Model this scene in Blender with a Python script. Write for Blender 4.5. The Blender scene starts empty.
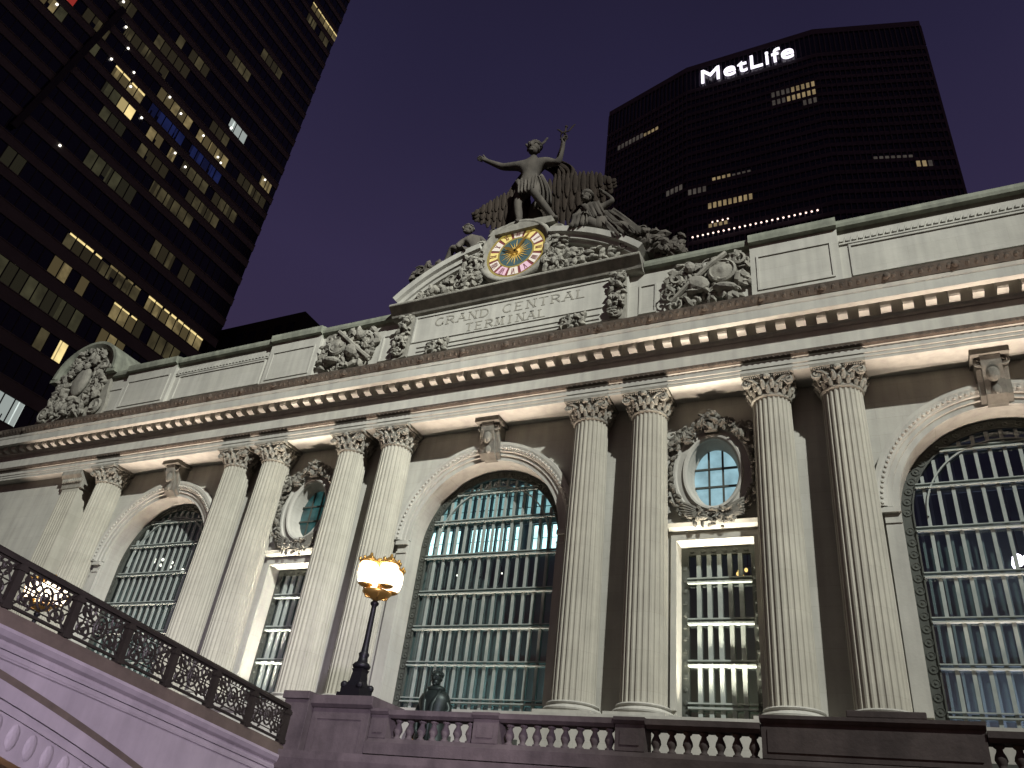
import bpy, bmesh, math, random
from mathutils import Vector, Matrix
S = bpy.context.scene
COL = S.collection
PI = math.pi
R_ = math.radians

# ------------------------------------------------------------------ camera
cam = bpy.data.cameras.new('camera')
camo = bpy.data.objects.new('camera', cam)
COL.objects.link(camo)
RC = ((0.90171831, 0.1393089, 0.40926411), (0.41708999, -0.52941207, -0.7387549), (0.11375423, 0.83684879, -0.53548491))
camo.matrix_world = Matrix(((RC[0][0], RC[0][1], RC[0][2], 21.0), (RC[1][0], RC[1][1], RC[1][2], -36.0),
                            (RC[2][0], RC[2][1], RC[2][2], 0.84), (0, 0, 0, 1)))
cam.sensor_width = 36.0
cam.lens = 788.19 / 1024 * 36
cam.clip_start = 0.1
cam.clip_end = 5000
S.camera = camo
S.render.resolution_x, S.render.resolution_y = 1024, 768
S.view_settings.view_transform = 'Standard'
S.view_settings.look = 'None'
S.view_settings.exposure = 0.0
S.view_settings.gamma = 1.0
S.cycles.use_denoising = True
S.cycles.max_bounces = 6
S.cycles.diffuse_bounces = 3
S.cycles.transparent_max_bounces = 8
S.cycles.sample_clamp_indirect = 4.0

# ------------------------------------------------------------------ night sky
W = bpy.data.worlds.new('World')
S.world = W
W.use_nodes = True
nt = W.node_tree
bg = nt.nodes['Background']
tc = nt.nodes.new('ShaderNodeTexCoord')
sx = nt.nodes.new('ShaderNodeSeparateXYZ')
nt.links.new(tc.outputs['Generated'], sx.inputs[0])
rmp = nt.nodes.new('ShaderNodeValToRGB')
nt.links.new(sx.outputs['Z'], rmp.inputs[0])
cr = rmp.color_ramp
cr.elements[0].position = 0.0
cr.elements[0].color = (0.42, 0.24, 0.19, 1)
cr.elements[1].position = 1.0
cr.elements[1].color = (0.011, 0.009, 0.022, 1)
e = cr.elements.new(0.12); e.color = (0.20, 0.115, 0.085, 1)
e = cr.elements.new(0.38); e.color = (0.041, 0.029, 0.064, 1)
e = cr.elements.new(0.62); e.color = (0.038, 0.029, 0.074, 1)
e = cr.elements.new(0.80); e.color = (0.024, 0.020, 0.054, 1)
ns = nt.nodes.new('ShaderNodeTexNoise')
ns.inputs['Scale'].default_value = 2.2
nt.links.new(tc.outputs['Generated'], ns.inputs['Vector'])
mx = nt.nodes.new('ShaderNodeMix'); mx.data_type = 'RGBA'; mx.blend_type = 'MULTIPLY'
mx.inputs[0].default_value = 0.35
nt.links.new(rmp.outputs[0], mx.inputs[6]); nt.links.new(ns.outputs['Fac'], mx.inputs[7])
nt.links.new(mx.outputs[2], bg.inputs[0])
bg.inputs[1].default_value = 1.0

# ------------------------------------------------------------------ lamps of the place
def aim(o, target):
    d = Vector(target) - o.location
    o.rotation_euler = d.to_track_quat('-Z', 'Y').to_euler()
def spot(name, loc, target, energy, color, angle, blend=0.3, radius=0.3):
    l = bpy.data.lights.new(name, 'SPOT'); l.energy = energy; l.color = color
    l.spot_size = R_(angle); l.spot_blend = blend; l.shadow_soft_size = radius
    o = bpy.data.objects.new(name, l); COL.objects.link(o); o.location = loc; aim(o, target)
    return o
def strip(name, loc, target, energy, color, sx_, sy_, spread=180):
    l = bpy.data.lights.new(name, 'AREA'); l.energy = energy; l.color = color
    l.shape = 'RECTANGLE'; l.size = sx_; l.size_y = sy_; l.spread = R_(spread)
    o = bpy.data.objects.new(name, l); COL.objects.link(o); o.location = loc; aim(o, target)
    return o
# floodlight bank high on the roofs across the street
FL = 3.8e6
for x, k in ((-42, 0.62), (-6, 0.26), (23, 0.33)):
    spot('floodlight', (103, -95, 118), (x, 0, 19), FL * k * 0.66, (0.985, 1.0, 0.935), 22, 0.62, 1.2)
# warm uplights standing along the window sills and ledges
WARM = (1.0, 0.81, 0.67)
for x in (-26.2, 0.0, 26.2):
    strip('bay_uplight', (x, -0.5, 7.75), (x, -0.5, 30), 88, WARM, 9.6, 0.2, 16)
    strip('sill_uplight', (x, 1.3, 8.0), (x, 1.3, 30), 130, WARM, 7.6, 0.2, 34)
for x in (-13.1, 13.1):
    strip('bay_uplight', (x, -0.5, 7.75), (x, -0.5, 30), 40, WARM, 3.6, 0.2, 16)
    strip('sill_uplight', (x, 1.0, 8.0), (x, 1.05, 30), 420, (1.0, 0.92, 0.76), 3.2, 0.2, 50)
strip('ledge_uplight', (0, -1.62, 7.75), (0, -1.62, 40), 850, WARM, 84, 0.2, 12)
# street lights: a violet sign-lit glow from the east and a warm lamp under the bridge
def point(name, loc, energy, color, radius=0.3):
    l = bpy.data.lights.new(name, 'POINT'); l.energy = energy; l.color = color; l.shadow_soft_size = radius
    o = bpy.data.objects.new(name, l); COL.objects.link(o); o.location = loc
    return o
spot('violet_streetlight', (30, -46, 7), (6.2, -23.5, 2.6), 56000, (0.86, 0.75, 1.0), 40, 0.7, 0.5)
point('bridge_lamp', (4.2, -28.5, 1.2), 420, (1.0, 0.55, 0.22), 0.2)

# ------------------------------------------------------------------ materials
MATS = {}
def nodes(m):
    m.use_nodes = True
    return m.node_tree, m.node_tree.nodes['Principled BSDF']
def mat(name, base, rough=0.8, var=0.0, scale=1.0, bump=0.0, metallic=0.0, stain=0.0, joints=None, spec=0.3, bscale=None, second=None):
    m = bpy.data.materials.new(name); t, p = nodes(m)
    p.inputs['Roughness'].default_value = rough
    p.inputs['Metallic'].default_value = metallic
    p.inputs['Specular IOR Level'].default_value = spec
    col = None
    geo = t.nodes.new('ShaderNodeNewGeometry')
    if var > 0 or stain > 0 or joints or second:
        n = t.nodes.new('ShaderNodeTexNoise'); n.inputs['Scale'].default_value = scale; n.inputs['Detail'].default_value = 6
        n.inputs['Roughness'].default_value = 0.65
        t.links.new(geo.outputs['Position'], n.inputs['Vector'])
        r = t.nodes.new('ShaderNodeValToRGB'); t.links.new(n.outputs['Fac'], r.inputs[0])
        r.color_ramp.elements[0].position = 0.3; r.color_ramp.elements[1].position = 0.7
        lo = second if second else tuple(c * (1 - var) for c in base)
        hi = base if second else tuple(min(1, c * (1 + var)) for c in base)
        r.color_ramp.elements[0].color = (*lo, 1); r.color_ramp.elements[1].color = (*hi, 1)
        col = r.outputs[0]
        if stain > 0:     # vertical rain streaks and soot
            mp = t.nodes.new('ShaderNodeMapping'); mp.inputs['Scale'].default_value = (1.6, 1.6, 0.12)
            t.links.new(geo.outputs['Position'], mp.inputs[0])
            n2 = t.nodes.new('ShaderNodeTexNoise'); n2.inputs['Scale'].default_value = 1.3; n2.inputs['Detail'].default_value = 5
            t.links.new(mp.outputs[0], n2.inputs['Vector'])
            r2 = t.nodes.new('ShaderNodeValToRGB'); t.links.new(n2.outputs['Fac'], r2.inputs[0])
            r2.color_ramp.elements[0].position = 0.35; r2.color_ramp.elements[0].color = (1 - stain, 1 - stain, 1 - stain * 0.95, 1)
            r2.color_ramp.elements[1].position = 0.62; r2.color_ramp.elements[1].color = (1, 1, 1, 1)
            q = t.nodes.new('ShaderNodeMix'); q.data_type = 'RGBA'; q.blend_type = 'MULTIPLY'; q.inputs[0].default_value = 1
            t.links.new(col, q.inputs[6]); t.links.new(r2.outputs[0], q.inputs[7]); col = q.outputs[2]
        if joints:
            sp = t.nodes.new('ShaderNodeSeparateXYZ'); t.links.new(geo.outputs['Position'], sp.inputs[0])
            ad = t.nodes.new('ShaderNodeMath'); ad.operation = 'ADD'
            t.links.new(sp.outputs['X'], ad.inputs[0]); t.links.new(sp.outputs['Y'], ad.inputs[1])
            cb = t.nodes.new('ShaderNodeCombineXYZ'); t.links.new(ad.outputs[0], cb.inputs['X']); t.links.new(sp.outputs['Z'], cb.inputs['Y'])
            br = t.nodes.new('ShaderNodeTexBrick'); br.inputs['Scale'].default_value = 1.0
            br.inputs['Brick Width'].default_value = joints[0]; br.inputs['Row Height'].default_value = joints[1]
            br.inputs['Mortar Size'].default_value = 0.012; br.inputs['Mortar Smooth'].default_value = 0.3
            br.inputs['Color1'].default_value = (1, 1, 1, 1); br.inputs['Color2'].default_value = (0.95, 0.95, 0.94, 1); br.inputs['Mortar'].default_value = (0.86, 0.855, 0.84, 1)
            t.links.new(cb.outputs[0], br.inputs['Vector'])
            q = t.nodes.new('ShaderNodeMix'); q.data_type = 'RGBA'; q.blend_type = 'MULTIPLY'; q.inputs[0].default_value = 1
            t.links.new(col, q.inputs[6]); t.links.new(br.outputs['Color'], q.inputs[7]); col = q.outputs[2]
        t.links.new(col, p.inputs['Base Color'])
    else:
        p.inputs['Base Color'].default_value = (*base, 1)
    if bump > 0:
        n3 = t.nodes.new('ShaderNodeTexNoise'); n3.inputs['Scale'].default_value = bscale or scale * 6; n3.inputs['Detail'].default_value = 4
        t.links.new(geo.outputs['Position'], n3.inputs['Vector'])
        bp = t.nodes.new('ShaderNodeBump'); bp.inputs['Strength'].default_value = bump; bp.inputs['Distance'].default_value = 0.06
        t.links.new(n3.outputs['Fac'], bp.inputs['Height']); t.links.new(bp.outputs[0], p.inputs['Normal'])
    MATS[name] = m
    return m
def glow(name, color, strength, var=0.0, vs=1.0):
    m = bpy.data.materials.new(name); t, p = nodes(m)
    p.inputs['Base Color'].default_value = (0.02, 0.02, 0.02, 1); p.inputs['Roughness'].default_value = 0.4
    p.inputs['Emission Color'].default_value = (*color, 1); p.inputs['Emission Strength'].default_value = strength
    if var > 0:
        geo = t.nodes.new('ShaderNodeNewGeometry')
        n = t.nodes.new('ShaderNodeTexNoise'); n.inputs['Scale'].default_value = vs; n.inputs['Detail'].default_value = 3
        t.links.new(geo.outputs['Position'], n.inputs['Vector'])
        mr = t.nodes.new('ShaderNodeMapRange'); mr.inputs[1].default_value = 0.3; mr.inputs[2].default_value = 0.7
        mr.inputs[3].default_value = strength * (1 - var); mr.inputs[4].default_value = strength * (1 + var)
        t.links.new(n.outputs['Fac'], mr.inputs[0]); t.links.new(mr.outputs[0], p.inputs['Emission Strength'])
    MATS[name] = m
    return m
def glass(name, tint, rough=0.04, refl=0.22):
    m = bpy.data.materials.new(name); m.use_nodes = True; t = m.node_tree
    t.nodes.remove(t.nodes['Principled BSDF'])
    out = t.nodes['Material Output']
    tr = t.nodes.new('ShaderNodeBsdfTransparent'); tr.inputs[0].default_value = (*tint, 1)
    gl = t.nodes.new('ShaderNodeBsdfGlossy'); gl.inputs['Roughness'].default_value = rough; gl.inputs[0].default_value = (0.8, 0.85, 0.9, 1)
    ms = t.nodes.new('ShaderNodeMixShader'); ms.inputs[0].default_value = refl
    t.links.new(tr.outputs[0], ms.inputs[1]); t.links.new(gl.outputs[0], ms.inputs[2]); t.links.new(ms.outputs[0], out.inputs[0])
    MATS[name] = m
    return m
ST = (0.40, 0.393, 0.352)
stone = mat('limestone', ST, 0.85, 0.10, 0.55, 0.10, stain=0.16, bscale=9)
stone_wall = mat('limestone_ashlar', ST, 0.85, 0.10, 0.5, 0.10, stain=0.14, joints=(2.3, 0.92), bscale=9)
stone_col = mat('limestone_shaft', (0.375, 0.36, 0.305), 0.85, 0.10, 0.8, 0.12, stain=0.14, joints=(9.0, 1.75), bscale=9)
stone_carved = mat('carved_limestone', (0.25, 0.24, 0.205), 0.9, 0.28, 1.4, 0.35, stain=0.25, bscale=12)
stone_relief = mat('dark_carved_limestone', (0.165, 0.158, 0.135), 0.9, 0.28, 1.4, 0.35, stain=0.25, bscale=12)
stone_brown = mat('dark_brown_limestone', (0.085, 0.068, 0.054), 0.9, 0.25, 1.6, 0.35, stain=0.3, bscale=10)  # darker brown limestone for the bead and gutter bands
stone_statue = mat('dimmed_statue_stone', (0.085, 0.076, 0.064), 0.9, 0.25, 0.9, 0.25, stain=0.35, bscale=9)  # streaked limestone, base darkened to paint in weaker light on the figures
stone_wing = mat('dimmed_wing_stone', (0.030, 0.022, 0.016), 0.9, 0.3, 1.2, 0.3, bscale=8)  # darkened further so wings, cloak and staff look dim under the floodlights
stone_letter = mat('shade_toned_letter_stone', (0.26, 0.25, 0.215), 0.9, 0.2, 2.0)  # darker tone stands in for the shade inside cut letters
stone_green = mat('verdigris_stained_stone', (0.23, 0.245, 0.195), 0.85, 0.25, 0.9, 0.15, stain=0.3, bscale=9)
granite = mat('brown_granite', (0.095, 0.078, 0.074), 0.8, 0.25, 1.8, 0.15, stain=0.25, bscale=14)  # base lowered to stand in for floodlight falling short of the terrace
bridge_paint = mat('grey_bridge_paint', (0.30, 0.27, 0.27), 0.6, 0.12, 0.9, 0.05, stain=0.2)
iron = mat('dark_bridge_iron', (0.030, 0.026, 0.020), 0.5, 0.2, 3.0, metallic=0.3)
curb = mat('dirty_curb_stone', (0.090, 0.072, 0.052), 0.85, 0.25, 1.5, 0.1)
lamp_iron = mat('black_lamp_iron', (0.012, 0.012, 0.014), 0.45, metallic=0.4)
gold = mat('gilt_bronze', (0.62, 0.38, 0.10), 0.35, 0.15, 4.0, metallic=0.8)
bronze = mat('green_black_bronze', (0.022, 0.030, 0.028), 0.45, 0.3, 3.0, metallic=0.5)
frame_metal = mat('grey_green_window_metal', (0.27, 0.30, 0.28), 0.6, 0.12, 2.0)
frame_dark = mat('dark_window_iron', (0.055, 0.060, 0.052), 0.6, 0.2, 3.0)
asphalt = mat('asphalt', (0.05, 0.05, 0.052), 0.75, 0.2, 3.0, 0.2)
concrete = mat('pavement_concrete', (0.22, 0.21, 0.20), 0.85, 0.15, 1.2, 0.1)
roofing = mat('roof_membrane', (0.08, 0.08, 0.08), 0.9, 0.2, 0.8)
inner = mat('interior_plaster', (0.075, 0.105, 0.105), 0.9, 0.25, 0.35)
inner_bar = mat('interior_catwalk_steel', (0.15, 0.19, 0.185), 0.6)
dark_glass = mat('dark_tower_glass', (0.006, 0.007, 0.014), 0.12, spec=0.5)
spandrel = mat('tower_spandrel', (0.095, 0.088, 0.088), 0.6, 0.15, 0.2)
spandrel_up = mat('tower_mullion', (0.018, 0.016, 0.017), 0.5)
slab_conc = mat('dark_precast_concrete', (0.050, 0.042, 0.066), 0.8, 0.2, 0.08)
slab_glass = mat('slab_tower_glass', (0.004, 0.0035, 0.006), 0.2, spec=0.4)
black_block = mat('unlit_masonry', (0.012, 0.010, 0.010), 0.9, 0.2, 0.3)
pane = glass('window_glass', (0.72, 0.80, 0.78), 0.05, 0.16)
oval_lit = glow('lit_oval_glass', (0.36, 0.60, 0.68), 0.75, 0.25, 1.4)
dark_oval = glow('dark_teal_oval_glass', (0.02, 0.075, 0.075), 0.8, 0.8, 1.2)
cyan_lit = glow('lit_inner_panes', (0.55, 0.90, 0.95), 3.0, 0.25, 1.1)
teal_dim = glow('dim_inner_panes', (0.22, 0.40, 0.42), 1.7, 0.4, 0.7)
lamp_glow = glow('lantern_glass', (1.0, 0.84, 0.62), 5.0)
win_warm = glow('office_window_warm', (0.33, 0.255, 0.115), 0.50, 0.55, 0.5)
win_bright = glow('office_ceiling_lights', (1.0, 0.78, 0.34), 0.95, 0.2, 0.6)
win_dim = glow('office_window_dim', (0.11, 0.092, 0.045), 0.42, 0.6, 0.35)
win_green = glow('office_window_greenish', (0.11, 0.105, 0.055), 0.30, 0.5, 0.35)
win_blue = glow('office_window_blue', (0.02, 0.035, 0.16), 0.32, 0.3, 0.4)
win_white = glow('office_window_white', (0.8, 0.9, 0.85), 0.9, 0.4, 0.5)
bulb_white = glow('bare_bulb', (1.0, 0.93, 0.8), 3.0)
win_red = glow('red_tube_light', (0.9, 0.08, 0.06), 0.7)
slab_lit = glow('slab_tower_window', (0.58, 0.43, 0.22), 0.40, 0.4, 0.3)
slab_dim = glow('slab_tower_window_dim', (0.22, 0.19, 0.16), 0.24, 0.4, 0.3)
slab_bulb = glow('setback_lamp', (1.0, 0.72, 0.62), 2.0)
sign_glow = glow('sign_letter_face', (0.93, 0.86, 1.0), 1.7)
chand = glow('chandelier_bulbs', (1.0, 0.62, 0.20), 2.2)
flare_globe = glow('flare_globe_glow', (0.95, 0.80, 1.0), 7.0)  # glow for the added globes that replace a flare

# ------------------------------------------------------------------ mesh helpers
def wloc(o):
    v = Vector((0, 0, 0))
    while o:
        v += o.location; o = o.parent
    return v
class B:
    def __init__(s): s.bm = bmesh.new()
    def face(s, pts):
        vs = [s.bm.verts.new(p) for p in pts]
        try: return s.bm.faces.new(vs)
        except ValueError: return None
    def box(s, x0, x1, y0, y1, z0, z1, m=0):
        v = [s.bm.verts.new(p) for p in ((x0,y0,z0),(x1,y0,z0),(x1,y1,z0),(x0,y1,z0),(x0,y0,z1),(x1,y0,z1),(x1,y1,z1),(x0,y1,z1))]
        for f in ((0,3,2,1),(4,5,6,7),(0,1,5,4),(1,2,6,5),(2,3,7,6),(3,0,4,7)):
            s.bm.faces.new([v[i] for i in f]).material_index = m
        return s
    def loft(s, rings, closed=True, cap=True, m=0):
        R = [[s.bm.verts.new(p) for p in r] for r in rings]
        n = len(R[0])
        for a, b in zip(R, R[1:]):
            for i in range(n if closed else n - 1):
                j = (i + 1) % n
                s.bm.faces.new((a[i], a[j], b[j], b[i])).material_index = m
        if cap:
            s.bm.faces.new(list(reversed(R[0]))).material_index = m
            s.bm.faces.new(R[-1]).material_index = m
        return s
    def moulding(s, prof, x0, x1, m=0):            # (y, z) outline extruded along X
        return s.loft([[(x0, y, z) for y, z in prof], [(x1, y, z) for y, z in prof]], m=m)
    def prism(s, poly, y0, y1, m=0):               # (x, z) outline extruded along Y
        return s.loft([[(x, y0, z) for x, z in poly], [(x, y1, z) for x, z in poly]], m=m)
    def lathe(s, prof, c, seg=24, m=0, sy=1.0):    # (r, z) about a vertical axis
        return s.loft([[(c[0] + r * math.cos(2*PI*i/seg), c[1] + sy * r * math.sin(2*PI*i/seg), c[2] + z) for i in range(seg)] for r, z in prof], m=m)
    def disc(s, prof, c, seg=48, m=0, cap=True):   # (r, y) about an axis along Y
        return s.loft([[(c[0] + r * math.cos(2*PI*i/seg), c[1] + y, c[2] + r * math.sin(2*PI*i/seg)) for i in range(seg)] for r, y in prof], cap=cap, m=m)
    def tube(s, pts, r, seg=6, m=0, taper=None):
        P = [Vector(p) for p in pts]; rings = []
        for i, p in enumerate(P):
            d = (P[min(i+1, len(P)-1)] - P[max(i-1, 0)])
            d = d.normalized() if d.length > 1e-9 else Vector((0, 0, 1))
            u = d.cross(Vector((0, 1, 0)))
            if u.length < 1e-3: u = d.cross(Vector((1, 0, 0)))
            u.normalize(); w = d.cross(u)
            rr = r * (taper[i] if taper else 1)
            rings.append([tuple(p + rr * (math.cos(2*PI*k/seg) * u + math.sin(2*PI*k/seg) * w)) for k in range(seg)])
        return s.loft(rings, m=m)
    def ball(s, c, r, rot=(0, 0, 0), sub=1, m=0):
        if not hasattr(r, '__len__'): r = (r, r, r)
        from mathutils import Euler
        M = Matrix.Translation(c) @ Euler(rot).to_matrix().to_4x4() @ Matrix.Diagonal((*r, 1))
        g = bmesh.ops.create_icosphere(s.bm, subdivisions=sub, radius=1, matrix=M)
        if m:
            for v in g['verts']:
                for f in v.link_faces: f.material_index = m
        return s
    def scroll(s, cx, cz, y, r0, r1, turns, a0, t, flip=1, n=26):
        pts = []
        for i in range(n):
            f = i / (n - 1); a = a0 + flip * turns * 2 * PI * f; r = r0 + (r1 - r0) * f
            pts.append((cx + r * math.cos(a), y, cz + r * math.sin(a)))
        return s.tube(pts, t, 5, taper=[1 - 0.5 * i / n for i in range(n)])
    def build(s, name, m, parent=None, smooth=False, bevel=0.0):
        o0 = wloc(parent) if parent else Vector((0, 0, 0))
        bmesh.ops.recalc_face_normals(s.bm, faces=s.bm.faces)
        for v in s.bm.verts: v.co -= o0
        me = bpy.data.meshes.new(name)
        s.bm.to_mesh(me); s.bm.free()
        for mm in (m if isinstance(m, (list, tuple)) else (m,)): me.materials.append(mm)
        if smooth:
            for p in me.polygons: p.use_smooth = True
        o = bpy.data.objects.new(name, me); COL.objects.link(o)
        if parent: o.parent = parent
        if bevel:
            bv = o.modifiers.new('bevel', 'BEVEL'); bv.width = bevel; bv.segments = 2; bv.limit_method = 'ANGLE'
        return o
def tag(o, label, cat, group=None):
    o['label'] = label; o['category'] = cat
    if group: o['group'] = group
    return o
def thing(name, loc, label, cat, group=None):
    o = bpy.data.objects.new(name, None); COL.objects.link(o); o.location = loc
    return tag(o, label, cat, group)
def struct(name, b, m):
    o = b.build(name, m); o['kind'] = 'structure'; return o
def dup(o, parent, off=(0, 0, 0)):
    c = o.copy(); COL.objects.link(c); c.parent = parent
    if parent is None or True: c.location = o.location + Vector(off)
    for ch in list(o.children):
        dup(ch, c)
    return c

GZ = -0.9          # street level
# ------------------------------------------------------------------ ground
b = B(); b.box(-1500, 1500, -1500, 1500, GZ - 1.0, GZ); struct('street', b, asphalt)
b = B(); b.box(-70, 70, -24.0, -18.8, GZ + 0.004, GZ + 0.14); b.box(-70, 70, -58, -48.0, GZ + 0.004, GZ + 0.14); struct('pavement', b, concrete)
b = B()
for k in range(14): b.box(-66 + k * 10, -62 + k * 10, -36.06, -35.94, GZ + 0.004, GZ + 0.008)
struct('road_marking', b, mat('road_paint', (0.7, 0.68, 0.6), 0.7, 0.1, 3))
# raised road in front of the building
TZ = 3.25
b = B()
b.box(-70, 70, -17.9, -0.7, TZ - 0.6, TZ)
b.box(-70, 70, -18.0, -17.3, GZ, TZ - 0.64)
b.moulding([(-18.0, 2.55), (-18.35, 2.75), (-18.42, 3.0), (-18.42, 3.18), (-17.3, 3.18), (-17.3, 2.55)], -70, 70)
struct('terrace', b, granite)

# ------------------------------------------------------------------ terminal building
T = thing('terminal_building', (0, 0, 0), 'floodlit pale stone station hall with paired fluted columns and tall arched windows', 'building')
XE = 47.5
P_, CA, CB = 26.2, 6.52, 9.89
ARCH_R, SPR, WALL, WIN = 4.72, 17.3, 0.8, 2.0
SILL = 7.9
# podium
b = B()
b.box(-XE, XE, 0.0, 3.0, TZ - 1, 7.55)
b.moulding([(-1.6, 7.15), (-1.7, 7.3), (-1.7, 7.58), (0.79, 7.6), (0.79, 7.15)], -XE, XE)
b.box(-XE, XE, -1.5, -0.002, TZ - 1, 7.148)
b.moulding([(-1.7, TZ - 1), (-1.7, TZ + 1.0), (-1.505, TZ + 1.2), (-1.505, TZ - 1)], -XE, XE)
b.build('podium', stone_wall, T)
for cx in (-P_, 0, P_):
    for k in range(3):
        x = cx - 3.4 + k * 3.4
        b = B(); b.box(x - 1.2, x + 1.2, -1.62, -1.502, TZ + .01, 6.4); d_ = b.build('entrance_door', frame_dark, T)
        b = B(); b.box(x - 1.0, x + 1.0, -1.66, -1.622, TZ + .1, 6.2); b.build('glass', glow('warm_door_glass', (0.75, 0.30, 0.08), 0.55, 0.5, 0.6), d_)
# main wall with openings
def arc(n=40, r=ARCH_R, a0=0, a1=PI): return [(r * math.cos(a0 + (a1 - a0) * i / n), SPR + r * math.sin(a0 + (a1 - a0) * i / n)) for i in range(n + 1)]
WT = 24.45
b = B()
y = WALL
def q(x0, x1, z0, z1): b.face([(x0, y, z0), (x1, y, z0), (x1, y, z1), (x0, y, z1)])
for cx in (-P_, 0, P_):
    x0, x1 = cx - 8.2, cx + 8.2
    q(x0, cx - ARCH_R, 7.61, SPR); q(cx + ARCH_R, x1, 7.61, SPR)
    q(x0, cx - ARCH_R, SPR, WT); q(cx + ARCH_R, x1, SPR, WT)
    A = arc()
    for (xa, za), (xb, zb) in zip(A, A[1:]):
        b.face([(cx + xa, y, za), (cx + xa, y, WT), (cx + xb, y, WT), (cx + xb, y, zb)])
    q(cx - ARCH_R, cx + ARCH_R, 7.61, SILL)
    for (xa, za), (xb, zb) in zip(A, A[1:]):                # soffit of the reveal
        b.face([(cx + xa, y, za), (cx + xb, y, zb), (cx + xb, WIN + 0.3, zb), (cx + xa, WIN + 0.3, za)])
    for sx_ in (-1, 1):
        xx = cx + sx_ * ARCH_R
        b.face([(xx, y, SILL), (xx, y, SPR), (xx, WIN + 0.3, SPR), (xx, WIN + 0.3, SILL)])
    b.face([(cx - ARCH_R, y, SILL), (cx + ARCH_R, y, SILL), (cx + ARCH_R, WIN + 0.3, SILL), (cx - ARCH_R, WIN + 0.3, SILL)])
RW0, RW1, RWT = -1.90, 1.86, 16.3
OVX, OVZ, OZ = 1.32, 1.92, 19.95
for cx in (-13.1, 13.1):
    x0, x1 = cx - 4.9, cx + 4.9
    q(x0, cx + RW0, 7.61, RWT); q(cx + RW1, x1, 7.61, RWT); q(cx + RW0, cx + RW1, 7.61, SILL)
    q(x0, x1, RWT, 17.2); q(x0, cx - 2.6, 17.2, WT); q(cx + 2.6, x1, 17.2, WT); q(cx - 2.6, cx + 2.6, 22.7, WT)
    zl, zh = 17.2, 22.7
    def onrect(a):
        dx, dz = math.cos(a), math.sin(a)
        t = min((2.6 / abs(dx)) if abs(dx) > 1e-6 else 1e9, ((zh - OZ) / dz) if dz > 1e-6 else ((zl - OZ) / dz if dz < -1e-6 else 1e9))
        return (cx + dx * t, OZ + dz * t)
    angs = sorted(set([2 * PI * i / 48 for i in range(48)] + [math.atan2(zh - OZ, 2.6), math.atan2(zh - OZ, -2.6), math.atan2(zl - OZ, -2.6) + 2 * PI, math.atan2(zl - OZ, 2.6) + 2 * PI]))
    for i, a in enumerate(angs):
        a2 = angs[(i + 1) % len(angs)]
        e1 = (cx + OVX * math.cos(a), OZ + OVZ * math.sin(a)); e2 = (cx + OVX * math.cos(a2), OZ + OVZ * math.sin(a2))
        r1, r2 = onrect(a), onrect(a2)
        b.face([(e1[0], y, e1[1]), (r1[0], y, r1[1]), (r2[0], y, r2[1]), (e2[0], y, e2[1])])
        b.face([(e1[0], y, e1[1]), (e2[0], y, e2[1]), (cx + (e2[0]-cx)*0.86, 1.5, OZ + (e2[1]-OZ)*0.86), (cx + (e1[0]-cx)*0.86, 1.5, OZ + (e1[1]-OZ)*0.86)])
    for xx in (cx + RW0, cx + RW1):
        b.face([(xx, y, SILL), (xx, y, RWT), (xx, 1.75, RWT), (xx, 1.75, SILL)])
    b.face([(cx + RW0, y, RWT), (cx + RW1, y, RWT), (cx + RW1, 1.75, RWT), (cx + RW0, 1.75, RWT)])
    b.face([(cx + RW0, y, SILL), (cx + RW1, y, SILL), (cx + RW1, 1.75, SILL), (cx + RW0, 1.75, SILL)])
q(-XE, -P_ - 8.2, 7.61, WT); q(P_ + 8.2, XE, 7.61, WT)
bmesh.ops.remove_doubles(b.bm, verts=b.bm.verts, dist=0.001)
b.build('wall', stone_wall, T)
# end pavilion walls, back and roof
b = B()
b.box(-XE, -37.9, -0.25, 0.78, 7.61, 24.4); b.box(37.9, XE, -0.25, 0.78, 7.61, 24.4)
b.box(-XE, -XE + 0.5, 0.81, 40, TZ - 1, 33.5); b.box(XE - 0.5, XE, 0.81, 40, TZ - 1, 33.5)
b.box(-XE + 0.51, XE - 0.51, 39.5, 40, TZ - 1, 33.5)
b.build('end_wall', stone_wall, T)
b = B(); b.box(-XE + 0.51, XE - 0.51, 1.2, 39.4, 33.2, 33.6); b.box(-XE + 0.51, XE - 0.51, 0.82, 39.4, 24.46, 24.7); b.build('roof', roofing, T)
# interior seen through the glass
b = B(); b.box(-46.5, 46.5, 5.2, 5.4, TZ, 24.4); b.box(-46.5, 46.5, 2.4, 5.19, 7.3, 7.6)
b.build('interior_wall', inner, T)

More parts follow.
